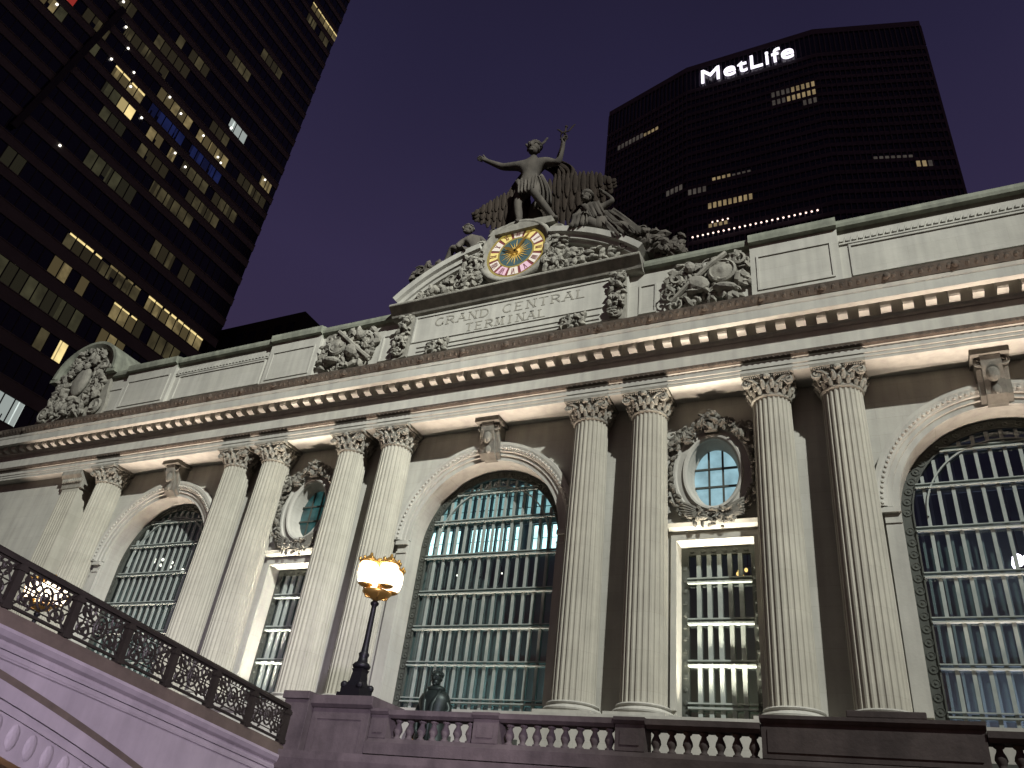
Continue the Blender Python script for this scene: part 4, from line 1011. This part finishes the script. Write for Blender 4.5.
# ------------------------------------------------------------------ terrace balustrade
def balustrade(label, pieces, piers, x_end):
    o0 = pieces[0][0]
    b = B()
    xs0, xs1 = min(p[0] for p in pieces + piers), max(p[1] for p in pieces + piers)
    b.box(xs0, xs1, -18.32, -17.62, TZ + .002, 3.52)
    b.moulding([(-18.26, 3.523), (-18.20, 3.64), (-17.74, 3.64), (-17.68, 3.523)], xs0, xs1)
    t = b.build('balustrade', granite); tag(t, label, 'balustrade')
    for x0, x1 in pieces:
        b = B(); b.moulding([(-18.18, 4.12), (-18.27, 4.19), (-18.27, 4.31), (-17.67, 4.31), (-17.67, 4.19), (-17.76, 4.12)], x0, x1); b.build('coping', granite, t)
    for x0, x1, zt in piers:
        b = B(); b.box(x0, x1, -18.22, -17.7, 3.642, zt - 0.14); b.moulding([(-18.26, zt - .138), (-18.32, zt - .07), (-18.32, zt), (-17.6, zt), (-17.6, zt - .07), (-17.66, zt - .138)], x0 - .02, x1 + .02)
        b.box(x0 + .12, x1 - .12, -18.245, -18.222, 3.76, zt - 0.26); b.build('pier', granite, t)
    bp = None
    for x0, x1 in pieces:
        n = max(1, int((x1 - x0) / 0.32)); st = (x1 - x0) / n
        for k in range(n):
            xx = x0 + (k + .5) * st
            if bp is None:
                b = B(); b.lathe([(0.10, 0), (0.10, .05), (0.06, .08), (0.075, .13), (0.115, .21), (0.10, .28), (0.06, .36), (0.055, .40), (0.085, .42), (0.10, .44), (0.10, .478)], (xx, -17.97, 3.641), 12); bp = b.build('baluster', granite, t, smooth=True); bx = xx
            else:
                c = bp.copy(); COL.objects.link(c); c.parent = t; c.location = bp.location + Vector((xx - bx, 0, 0))
    t.location.y = 0.25
    return t
balustrade('brown granite balustrade running right from the lamp pedestal', [(8.78, 11.2), (11.92, 14.78), (15.5, 17.95), (22.07, 25.3), (26.0, 29.0)],
           [(8.24, 8.76, 4.33), (11.22, 11.90, 4.32), (14.80, 15.48, 4.33), (17.97, 22.05, 4.46), (25.32, 25.98, 4.33)], 29)
balustrade('granite balustrade on the far side of the bridge, seen through the ironwork', [(-11.2, -8.78), (-14.78, -11.92), (-17.95, -15.5)], [(-8.76, -8.24, 4.33), (-11.90, -11.22, 4.32), (-15.48, -14.80, 4.33), (-22.05, -17.97, 4.46)], -22)
b = B(); b.box(19.65, 21.1, -18.05, -17.35, 4.463, 4.60); tag(b.build('capstone', granite, bevel=0.02), 'low flat stone slab lying on the broad right pier of the balustrade', 'stone slab')

def pedestal(s, label):
    x0, x1 = sorted((s * 6.36, s * 8.2))
    b = B(); b.box(x0, x1, -18.55, -17.2, GZ, 4.30)
    b.box(x0 - .05, x1 + .05, -18.62, -17.15, GZ + .01, 2.9); b.moulding([(-18.58, 4.302), (-18.68, 4.38), (-18.68, 4.60), (-17.1, 4.60), (-17.1, 4.38), (-17.2, 4.302)], x0 - .1, x1 + .1)
    t = tag(b.build('pedestal', granite, bevel=0.012), label, 'pedestal', 'lamp pedestals at the bridge end')
    b = B()
    for (u0, u1, v0, v1) in ((x0 + .15, x1 - .15, 4.02, 4.08), (x0 + .15, x1 - .15, 3.15, 3.21), (x0 + .15, x0 + .21, 3.211, 4.019), (x1 - .21, x1 - .15, 3.211, 4.019)): b.box(u0, u1, -18.575, -18.552, v0, v1)
    b.build('panel_moulding', granite, t)
    u0, u1 = sorted((s * 5.5, s * 6.33))
    b = B(); b.box(u0, u1, -18.75, -17.5, GZ, 4.46); b.box(u0 - .06, u1, -18.82, -17.45, 4.462, 4.66); b.build('end_post', granite, t, bevel=0.012)
    t.location.y = 0.52
pedestal(1, 'near granite pedestal carrying a lit lamp where iron railing meets balustrade'); pedestal(-1, 'far granite lamp pedestal half hidden behind the bridge ironwork')

# ------------------------------------------------------------------ lamp posts
def lamp_post(x, label):
    y_, z0 = -17.42, 4.602
    t = thing('street_lamp', (x, y_, z0), label, 'street lamp', 'lantern posts at the bridge end')
    b = B()
    b.box(x - .36, x + .36, y_ - .36, y_ + .36, z0, z0 + .16); b.box(x - .30, x + .30, y_ - .30, y_ + .30, z0 + .162, z0 + .34)
    b.loft([[(x + sx_ * r, y_ + sy_ * r, z0 + z) for sx_, sy_ in ((-1, -1), (1, -1), (1, 1), (-1, 1))] for z, r in ((.342, .24), (.50, .17), (.72, .145), (.80, .17))])
    for k in range(4): b.ball((x + .25 * (1 if k % 2 else -1), y_ + .25 * (1 if k > 1 else -1), z0 + .36), .1, sub=2)
    b.build('base', lamp_iron, t)
    b = B()
    b.lathe([(.16, .80), (.23, .84), (.25, .90), (.20, .96), (.14, 1.0), (.12, 1.12), (.15, 1.2), (.10, 1.26), (.085, 1.5), (.075, 2.3), (.07, 2.5), (.11, 2.55), (.12, 2.6), (.06, 2.66)], (x, y_, z0), 20)
    b.build('pole', lamp_iron, t, smooth=True)
    b = B()
    b.lathe([(.05, 2.66), (.15, 2.72), (.34, 2.80), (.42, 2.88), (.40, 2.92), (.1, 2.94)], (x, y_, z0), 24); b.tube([(x, y_, z0 + 2.9), (x, y_, z0 + 3.95)], .035, 8)
    for k in range(4):
        a = PI / 4 + k * PI / 2; b.tube([(x, y_, z0 + 2.72), (x + .3 * math.cos(a), y_ + .3 * math.sin(a), z0 + 2.74), (x + .40 * math.cos(a), y_ + .40 * math.sin(a), z0 + 2.98)], .03, 6)
    b.build('bracket', gold, t, smooth=True)
    for k in range(4):
        a = PI / 4 + k * PI / 2 + 0.35; lx, ly = x + .42 * math.cos(a), y_ + .42 * math.sin(a)
        b = B(); b.lathe([(.17, 3.02), (.25, 3.12), (.295, 3.32), (.29, 3.5), (.24, 3.62)], (lx, ly, z0), 18); ln = b.build('lantern', lamp_glow, t, smooth=True)
        b = B(); b.lathe([(.30, 3.622), (.31, 3.66), (.22, 3.72), (.12, 3.80), (.05, 3.86), (.04, 3.92), (.01, 3.95)], (lx, ly, z0), 18)
        for j in range(8): b.ball((lx + .29 * math.cos(j * PI / 4), ly + .29 * math.sin(j * PI / 4), z0 + 3.70), (.05, .05, .07), sub=1)
        b.lathe([(.06, 2.94), (.16, 2.98), (.22, 3.018), (.1, 3.019)], (lx, ly, z0), 18); b.build('crown', gold, ln, smooth=True)
        b = B()
        for j in range(6):
            an = j * PI / 3; b.tube([(lx + rr * math.cos(an), ly + rr * math.sin(an), z0 + zz) for rr, zz in ((.182, 3.02), (.262, 3.12), (.307, 3.32), (.302, 3.5), (.252, 3.62))], .012, 4)
        b.build('rib', gold, ln)
    return t
L1 = lamp_post(7.18, 'four-lantern black lamp post on the pedestal beside the balustrade'); L2 = lamp_post(-7.75, 'lit lantern cluster glowing through the iron railing of the bridge')

L1.scale = L2.scale = (1.03, 1.03, 1.04)
# ------------------------------------------------------------------ bridge over the street
def zd(yy): return 4.52 - 0.1 * (math.sqrt((yy + 36) ** 2 + 9) - 3)          # underside line of the kerb
def ze(yy): return 4.05 - 0.0115 * (yy + 36) ** 2                              # top of the arch rib
YS = [-18.2 - 35.4 * i / 70 for i in range(71)]
HW = 5.75
b = B(); b.loft([[(-HW + .3, yy, zd(yy) - 0.5), (HW - .3, yy, zd(yy) - 0.5), (HW - .3, yy, zd(yy) + 0.05), (-HW + .3, yy, zd(yy) + 0.05)] for yy in YS])
b.box(-HW, HW, -18.2, -17.95, GZ, 3.0); b.box(-HW, HW, -56, -53.6, GZ, 3.0)
BR = b.build('bridge', bridge_paint); tag(BR, 'grey metal arch bridge crossing the street on the left', 'bridge')
for s in (1, -1):
    X = s * HW
    b = B()
    b.loft([[(X - s * .25, yy, max(GZ, ze(yy) - 0.1)), (X, yy, max(GZ + .01, ze(yy) - 0.1)), (X, yy, zd(yy) - .34), (X - s * .25, yy, zd(yy) - .34)] for yy in YS])
    b.loft([[(X - s * .2, yy, zd(yy) - .33), (X + s * .03, yy, zd(yy) - .33), (X + s * .05, yy, zd(yy) - .26), (X + s * .03, yy, zd(yy) - .20), (X + s * .12, yy, zd(yy) - .15), (X + s * .18, yy, zd(yy) - .06), (X + s * .18, yy, zd(yy)), (X - s * .2, yy, zd(yy))] for yy in YS])
    b.loft([[(X + s * .002, yy, zd(yy) - .50), (X + s * .035, yy, zd(yy) - .48), (X + s * .035, yy, zd(yy) - .45), (X + s * .002, yy, zd(yy) - .43)] for yy in YS])
    b.build('fascia', bridge_paint, BR)
    b = B()                                                  # arch rib with a rolled edge and shallow flutes
    YR = [yy for yy in YS if ze(yy) - 1.0 > GZ]
    for (o1, i1, xx) in ((0.0, -0.26, .16), (-0.262, -0.34, .08), (-0.342, -0.42, .12), (-0.422, -0.98, .06), (-0.982, -1.06, .13)):
        b.loft([[(X - s * .3, yy, ze(yy) + i1), (X + s * xx, yy, ze(yy) + i1), (X + s * xx, yy, ze(yy) + o1), (X - s * .3, yy, ze(yy) + o1)] for yy in YR])
    for k in range(int((YR[0] - YR[-1]) / 0.42)):
        yy = YR[0] - 0.3 - k * 0.42
        b.ball((X + s * .055, yy, ze(yy) - 0.70), (0.06, 0.13, 0.24), sub=2)
    b.build('arch_rib', bridge_paint, BR)
    b = B(); b.loft([[(X - s * .2, yy, ze(yy) + .002), (X + s * .09, yy, ze(yy) + .002), (X + s * .09, yy, ze(yy) + .15), (X - s * .2, yy, ze(yy) + .15)] for yy in YR]); b.build('rib_fillet', curb, BR)
    b = B(); b.loft([[(X - s * .32, yy, zd(yy) + .002), (X + s * .12, yy, zd(yy) + .002), (X + s * .10, yy, zd(yy) + .2), (X + s * .06, yy, zd(yy) + .29), (X - s * .32, yy, zd(yy) + .29)] for yy in YS]); b.build('kerb', curb, BR)
b = B()
for k in range(7):
    x = -HW + .6 + k * (2 * HW - 1.2) / 6
    b.loft([[(x - .12, yy, ze(yy) - .95), (x + .12, yy, ze(yy) - .95), (x + .12, yy, zd(yy) - .52), (x - .12, yy, zd(yy) - .52)] for yy in YR if zd(yy) - .52 > ze(yy) - .95])
b.build('girder', bridge_paint, BR)

# iron railings of the bridge
def railing(s, label):
    X = s * (HW + 0.02)
    t = thing('railing', (X, -18.9, 3.3), label, 'railing', 'iron railings along the bridge')
    zb = lambda yy: zd(yy) + .293
    Y0, Y1 = -18.32, -43.88
    YY = [Y0 + (Y1 - Y0) * i / 60 for i in range(61)]
    b = B()
    b.loft([[(X - .07, yy, zb(yy) + .84), (X + .07, yy, zb(yy) + .84), (X + .085, yy, zb(yy) + .90), (X + .05, yy, zb(yy) + .955), (X - .05, yy, zb(yy) + .955), (X - .085, yy, zb(yy) + .90)] for yy in YY])
    b.loft([[(X - .04, yy, zb(yy) + .06), (X + .04, yy, zb(yy) + .06), (X + .04, yy, zb(yy) + .11), (X - .04, yy, zb(yy) + .11)] for yy in YY])
    b.build('handrail', iron, t)
    n = 18; L = (Y0 - Y1) / n
    for k in range(n + 1):
        yy = Y0 - k * L; z = zb(yy)
        b = B(); b.box(X - .075, X + .075, yy - .075, yy + .075, z, z + .84); b.box(X - .10, X + .10, yy - .10, yy + .10, z + .002, z + .1); b.box(X - .10, X + .10, yy - .10, yy + .10, z + .72, z + .80); b.build('post', iron, t)
    for k in range(n):
        ya = Y0 - k * L - .09; yb_ = Y0 - (k + 1) * L + .09; b = B()
        ym, w_ = (ya + yb_) / 2, (ya - yb_) / 2
        def P3(u, v): yy = ym + u * w_; return (X, yy, zb(yy) + .11 + v * .73)     # u in -1..1, v in 0..1
        def crv(f, r=.019, n_=18): b.tube([P3(*f(i / (n_ - 1))) for i in range(n_)], r * 1.25, 5)
        asp = .73 / w_ 
        crv(lambda q_: (.34 * math.cos(2*PI*q_) * asp * .62, .5 + .30 * math.sin(2*PI*q_)), .022, 22)
        crv(lambda q_: (.18 * math.cos(2*PI*q_) * asp * .62, .5 + .16 * math.sin(2*PI*q_)), .020, 16)
        b.ball(P3(0, .5), (.05, .06, .06), sub=1)
        for sx_ in (-1, 1):
            for sz in (-1, 1):
                crv(lambda q_: (sx_ * (.66 + (.30 - .24 * q_) * math.cos(PI * .9 + q_ * 7.5)), .5 + sz * (.27 + (.23 - .18 * q_) * math.sin(PI * .9 + q_ * 7.5))), .022, 20)
                crv(lambda q_: (sx_ * (.22 + .75 * q_), .5 + sz * (.05 + .43 * q_ ** 1.6)), .018, 10)
                b.ball(P3(sx_ * .66, .5 + sz * .27), (.035, .05, .05), sub=1); b.ball(P3(sx_ * .40, .5 + sz * .42), (.03, .07, .035), (sz * sx_ * .6, 0, 0), 1)
            crv(lambda q_: (sx_ * (.98 - .30 * math.sin(PI * q_)), q_), .017, 14)
        b.tube([P3(-1, .5), P3(1, .5)], .016, 5); b.tube([P3(-1, .97), P3(1, .97)], .022, 5); b.tube([P3(-1, .86), P3(1, .86)], .014, 5); b.tube([P3(-1, .12), P3(1, .12)], .016, 5)
        crv(lambda q_: (-1 + 2 * q_, .5 + .34 * math.sin(2 * PI * q_)), .016, 22); crv(lambda q_: (-1 + 2 * q_, .5 - .34 * math.sin(2 * PI * q_)), .016, 22)
        for sx_ in (-1, 1):
            for v_ in (.22, .5, .78): crv(lambda q_: (sx_ * .45 + .10 * math.cos(2*PI*q_), v_ + .10 * math.sin(2*PI*q_)), .017, 12)
        for j in range(9): b.ball(P3(-.9 + j * .225, .92), (.02, .035, .03), sub=1)
        b.build('scroll_panel', iron, t)
    return t
railing(1, 'dark scrolled iron railing along the near edge of the bridge'); railing(-1, 'dark scrolled iron railing along the far edge of the bridge')

# ------------------------------------------------------------------ dark office tower to the west
TX, TY0, TY1 = -85.0, -40.0, 43.5
OT = thing('office_tower', (TX - 20, 5, 0), 'dark glass office tower with banded floors and scattered lit windows', 'building')
sp_z = [26, 32, 38.4, 44.6, 50.4, 56.1, 61.7, 67.4, 72.7, 77.4, 82.2, 87.1, 92.1, 96.5, 100.7, 105.0, 109.3, 113.6, 117.9]
while sp_z[-1] < 300: sp_z.append(sp_z[-1] + 4.5)
b = B(); b.box(TX - 40, TX, TY0, TY1, GZ, 305); b.build('curtain_wall', dark_glass, OT)
for k, z in enumerate(sp_z):
    h = 1.15 if z < 75 else 0.85
    b = B(); b.box(TX - 40.06, TX + 0.15, TY0 - .06, TY1 + .04, z - h, z + h * 0.75); b.box(TX - 40.1, TX + 0.24, TY0 - .1, TY1 + .07, z + h * 0.75 + .002, z + h * .75 + .16); b.build('spandrel', spandrel, OT)
b = B()
for k in range(52):
    yy = TY0 + .6 + k * 1.6; b.box(TX + .002, TX + .10, yy - .06, yy + .06, 20, 304)
for k in range(25):
    xx = TX - 39.4 + k * 1.6
    b.box(xx - .06, xx + .06, TY0 - .1, TY0 - .002, 20, 304)
b.build('mullion', spandrel_up, OT)
b = B()                                                      # slanting dark fold across the upper floors
b.loft([[(TX + xx, yy, z) for yy, z in ((-2.4, 84.0), (-1.5, 84.0), (2.2, 118.5), (1.2, 118.5))] for xx in (.3, .75)])
b.build('diagonal_fold', spandrel_up, OT)
PANES = []
def faint(m):
    n = m.name + '_faint'
    if n not in bpy.data.materials:
        c = m.copy(); c.name = n; p = c.node_tree.nodes['Principled BSDF']
        for l in list(p.inputs['Emission Strength'].links): c.node_tree.links.remove(l)
        p.inputs['Emission Strength'].default_value *= 0.42
    return bpy.data.materials[n]
def lit(z, y0, y1, mt, strip_m=None, zh=None):
    # one lit pane per bay on the floor whose glass band contains z
    fl = max(i for i in range(len(sp_z)) if sp_z[i] < z + .4); hb = 1.15 if z < 75 else 0.85
    zl, zt = sp_z[fl] + hb * .75 + .2, sp_z[fl + 1] - hb - .05
    k0 = round((y0 - TY0 - .6) / 1.6); k1 = max(k0 + 1, round((y1 - TY0 - .6) / 1.6)); rnd = random.Random(int(z * 10 + y0 * 7))
    for k in range(k0, k1):
        if rnd.random() < 0.06: continue
        ya = TY0 + .6 + k * 1.6 + .10; yb_ = ya + 1.4
        top = zt if zh is None else zl + (zt - zl) * zh
        b = B(); u = ya; tt = top - (.45 if strip_m else 0)
        while u < yb_ - .02:                                 # blinds and curtains split each pane into uneven strips
            wd = min(yb_ - u, rnd.choice((.18, .3, .45, .7, 1.4))); q_ = rnd.random()
            zc = zl + (tt - zl) * rnd.choice((0, 0, 0, .25, .45))
            b.box(TX + .004, TX + .05, u, u + wd - .02, zl if q_ > .12 else zc, tt, m=0 if q_ > .22 else 2)
            u += wd
        if strip_m and rnd.random() < .85: b.box(TX + .004, TX + .05, ya + rnd.choice((0, 0, .3)), yb_, top - .448, top - rnd.uniform(0, .15), m=1)
        PANES.append((b, [mt if rnd.random() > .3 else faint(mt), strip_m or mt, faint(mt)], yb_ * -1 + z * .6))
lit(75.2, 11.9, 19.6, win_dim, win_bright); lit(75.2, 20.3, 26.2, win_dim, win_warm); lit(75.2, 28.3, 40.5, win_warm, win_bright)
lit(70, 11.5, 20, win_warm); lit(70, 20.8, 27.2, win_warm, win_bright); lit(64.6, 4, 20, win_green); lit(64.6, 23.6, 27.6, win_warm)
lit(58.8, 14.2, 17.2, win_dim); lit(58.8, 18.2, 19.8, win_bright); lit(47.5, 10.0, 18.8, win_white)
lit(107.2, 4.6, 12.4, win_warm, win_bright); lit(111.4, 14.0, 22.0, win_warm); lit(111.4, 23.8, 31.2, win_warm); lit(111.4, 35, 42, win_dim)
lit(102.9, 4.7, 8.4, win_green); lit(102.9, 9.4, 12.3, win_bright); lit(102.9, 12.9, 21.8, win_warm); lit(102.9, 22.4, 30, win_dim)
lit(98.6, 5.8, 12.2, win_green); lit(107.2, 13.6, 22, win_blue); lit(107.2, 22.8, 31.4, win_blue)
lit(115.8, 4.4, 12.8, win_dim); lit(120.2, 28.0, 32.4, win_white); lit(115.8, 38.8, 42.2, win_warm); lit(120.2, -2, 4, win_dim)
lit(107.2, -1.8, 2.6, win_green); lit(107.2, -10, -6.2, win_warm); lit(107.2, -6, -3.5, win_green); lit(111.4, -8, -3, win_red, win_white)
lit(168.2, 35.0, 43.6, win_warm, win_bright); lit(163.8, 35.0, 42.0, win_dim); lit(77.9, -1.0, 1.6, win_green)
for z, y0, y1, mt in ((87.5, 8, 17.5, win_green), (92.4, 20, 29, win_dim), (82.6, 24, 34, win_dim), (97, 26, 34, win_dim), (120.2, 8, 16, win_dim), (124.5, 12, 22, win_dim), (133.5, 22, 30, win_dim), (129, -4, 3, win_green),
                      (111.4, -2, 3, win_dim), (142.5, 28, 35, win_dim), (115.8, 24, 30, win_dim), (70, 28, 37, win_dim), (102.9, 31, 38, win_dim), (98.6, 15, 22, win_dim)): lit(z, y0, y1, mt)
PANES.sort(key=lambda p: p[2])
for b, ms, _k in PANES[:98]: b.build('lit_window', ms, OT)
rest = bmesh.new(); rm = []
for b, ms, _k in PANES[98:]:
    ix = []
    for m_ in ms:
        if m_ not in rm: rm.append(m_)
        ix.append(rm.index(m_))
    for f in b.bm.faces: f.material_index = ix[f.material_index]
    t_ = bpy.data.meshes.new('tmp'); b.bm.to_mesh(t_); b.bm.free(); rest.from_mesh(t_); bpy.data.meshes.remove(t_)
if PANES[98:]:
    b = B(); b.bm.free(); b.bm = rest; b.build('lit_window', rm, OT)['kind'] = 'stuff'
b = B(); rnd = random.Random(12)
for (yy, z) in ((4.3, 108.3), (9.0, 107.1), (13.0, 103.8), (24.2, 112), (15.5, 112.4), (18.6, 111.6), (28.6, 110.9), (29.6, 110.4), (-1.5, 120.6), (1.2, 120), (3.6, 116.2), (5.6, 113.0), (8.3, 110), (-6.2, 107.9), (4.6, 87.4), (20.9, 103.6), (23.7, 103), (28.6, 119.3), (40.0, 116.5)):
    b.ball((TX + .2, yy, z), .22, sub=1)
b.build('ceiling_bulb', bulb_white, OT)

# low black block between tower and station
b = B(); b.box(-110, -71.6, 45 + 4, 75, GZ, 0.84 + (97.2 - .84) * (85 / 96)); b.box(-104, -75, 52, 70, 86.17, 86.5)
LB = b.build('low_building', black_block); tag(LB, 'unlit dark block rising just above the roof between tower and sculpture', 'building')
b = B()
for k in range(12): b.box(-109 + k * 3.1, -107.4 + k * 3.1, 48.9, 48.997, 70, 84)
b.build('window', dark_glass, LB)

# ------------------------------------------------------------------ slab tower to the north
SZ = 241.4
plan = [(-20.3, 130.0), (20.3, 130.0), (50.6, 138.3), (50.6, 160), (20.3, 168.3), (-20.3, 168.3), (-50.6, 160), (-50.6, 138.3)]
STW = thing('slab_tower', (0, 149, 0), 'broad faceted dark concrete tower behind the roof with a glowing name at its top', 'building')
def inset(d): return [(x * (1 - d / 50), 149 + (y_ - 149) * (1 - d / 20)) for x, y_ in plan]
b = B(); b.loft([[(x, y_, z) for x, y_ in inset(0.35)] for z in (GZ, SZ - 1)]); b.build('core_glass', slab_glass, STW)
for z0, z1, d in ((SZ - 2.6, SZ, 0.0), (SZ - 13.2, SZ - 12.4, 0.0)):
    b = B(); b.loft([[(x, y_, z) for x, y_ in inset(d)] for z in (z0, z1)]); b.build('crown_band', slab_conc, STW)
fz = [z for z in [96 + 3.75 * k for k in range(36)] if z < SZ - 14]
for z in fz:
    b = B(); b.loft([[(x, y_, zz) for x, y_ in inset(0.05)] for zz in (z, z + 1.5)]); b.build('floor_band', slab_conc, STW)
b = B()                                                      # close-set upright fins on the three faces seen
def along(p, q_, t): return (p[0] + (q_[0] - p[0]) * t, p[1] + (q_[1] - p[1]) * t)
FACES = [(plan[7], plan[0], 21), (plan[0], plan[1], 28), (plan[1], plan[2], 21), (plan[6], plan[7], 14), (plan[2], plan[3], 14)]
for p, q_, n in FACES:
    d = Vector((q_[0] - p[0], q_[1] - p[1])).normalized(); nn = Vector((d.y, -d.x))
    for k in range(n + 1):
        c = Vector(along(p, q_, k / n))
        for (w_, o1, z0, z1) in ((.28, .12, 96, SZ - 13.3), (.35, .05, SZ - 12.4, SZ - 2.6)):
            pts = [c - d * w_ / 2 - nn * .5, c + d * w_ / 2 - nn * .5, c + d * w_ / 2 + nn * o1, c - d * w_ / 2 + nn * o1]
            b.loft([[(v.x, v.y, z) for v in pts] for z in (z0, z1)])
b.build('fin', slab_conc, STW)
def slab_win(face, k0, k1, floor_z, mt, hfrac=1.0):
    p, q_, n = FACES[face]; z = min(fz, key=lambda v: abs(v - floor_z))
    for k in range(k0, k1):
        a, c = Vector(along(p, q_, (k + .2) / n)), Vector(along(p, q_, (k + .8) / n)); d = (c - a).normalized(); nn = Vector((d.y, -d.x))
        b = B(); b.loft([[(v.x, v.y, zz) for v in (a - nn * .2, c - nn * .2, c + nn * .06, a + nn * .06)] for zz in (z + 1.55, z + 1.55 + 2.1 * hfrac)]); b.build('lit_window', mt, STW)
SLABW = True
slab_win(1, 22, 27, 211.5, slab_lit); slab_win(1, 18, 22, 211.5, slab_dim); slab_win(1, 21, 27, 207.5, slab_lit); slab_win(1, 18, 21, 207.5, slab_dim); slab_win(1, 24, 27, 203.5, slab_dim)
slab_win(1, 4, 13, 172.6, slab_lit); slab_win(1, 5, 9, 183.5, slab_lit, 0.5); slab_win(1, 9, 13, 183.5, slab_dim, 0.3); slab_win(1, 4, 8, 165.0, slab_lit, 0.6); slab_win(1, 0, 4, 179.0, slab_dim)
slab_win(0, 3, 10, 215.5, slab_dim); slab_win(0, 10, 14, 215.5, slab_lit, 0.6); slab_win(0, 16, 20, 180.5, slab_dim)
slab_win(2, 14, 16, 176.5, slab_lit); slab_win(2, 16, 17, 176.5, slab_dim); slab_win(2, 7, 14, 179.8, slab_dim, 0.4)
b = B()
for k in range(24): b.ball((-18.7 + k * 1.46, 129.3, 162.0), .30, sub=1)
for k in range(4): b.ball((-13.0 + k * 1.45, 129.3, 166.2), .28, sub=1)
b.ball((-23.3, 130.3, 163.3), .34, sub=1)
b.build('setback_lamp', slab_bulb, STW)
# glowing letters fixed to the crown of the slab tower
fc = bpy.data.curves.new('name_sign', 'FONT'); fc.body = 'MetLife'; fc.size = 8.2; fc.extrude = 0.25; fc.offset = 0.0; fc.space_character = 1.06
fo = bpy.data.objects.new('tmp_sign', fc); COL.objects.link(fo)
dg = bpy.context.evaluated_depsgraph_get(); dg.update()
me = bpy.data.meshes.new_from_object(fo.evaluated_get(dg)); bpy.data.objects.remove(fo)
xs = [v.co.x for v in me.vertices]; zs = [v.co.y for v in me.vertices]
SX0, SX1, SZ0, SZ1 = -15.2, 13.95, 229.8, 236.4
for v in me.vertices:
    u = (v.co.x - min(xs)) / (max(xs) - min(xs)); w_ = (v.co.y - min(zs)) / (max(zs) - min(zs))
    v.co = Vector((SX0 + (SX1 - SX0) * u, 129.45 - v.co.z, SZ0 + (SZ1 - SZ0) * w_))
me.materials.clear(); me.materials.append(sign_glow)
so = bpy.data.objects.new('name_sign', me); COL.objects.link(so)
tag(so, 'glowing white rounded letters across the top of the slab tower', 'sign')
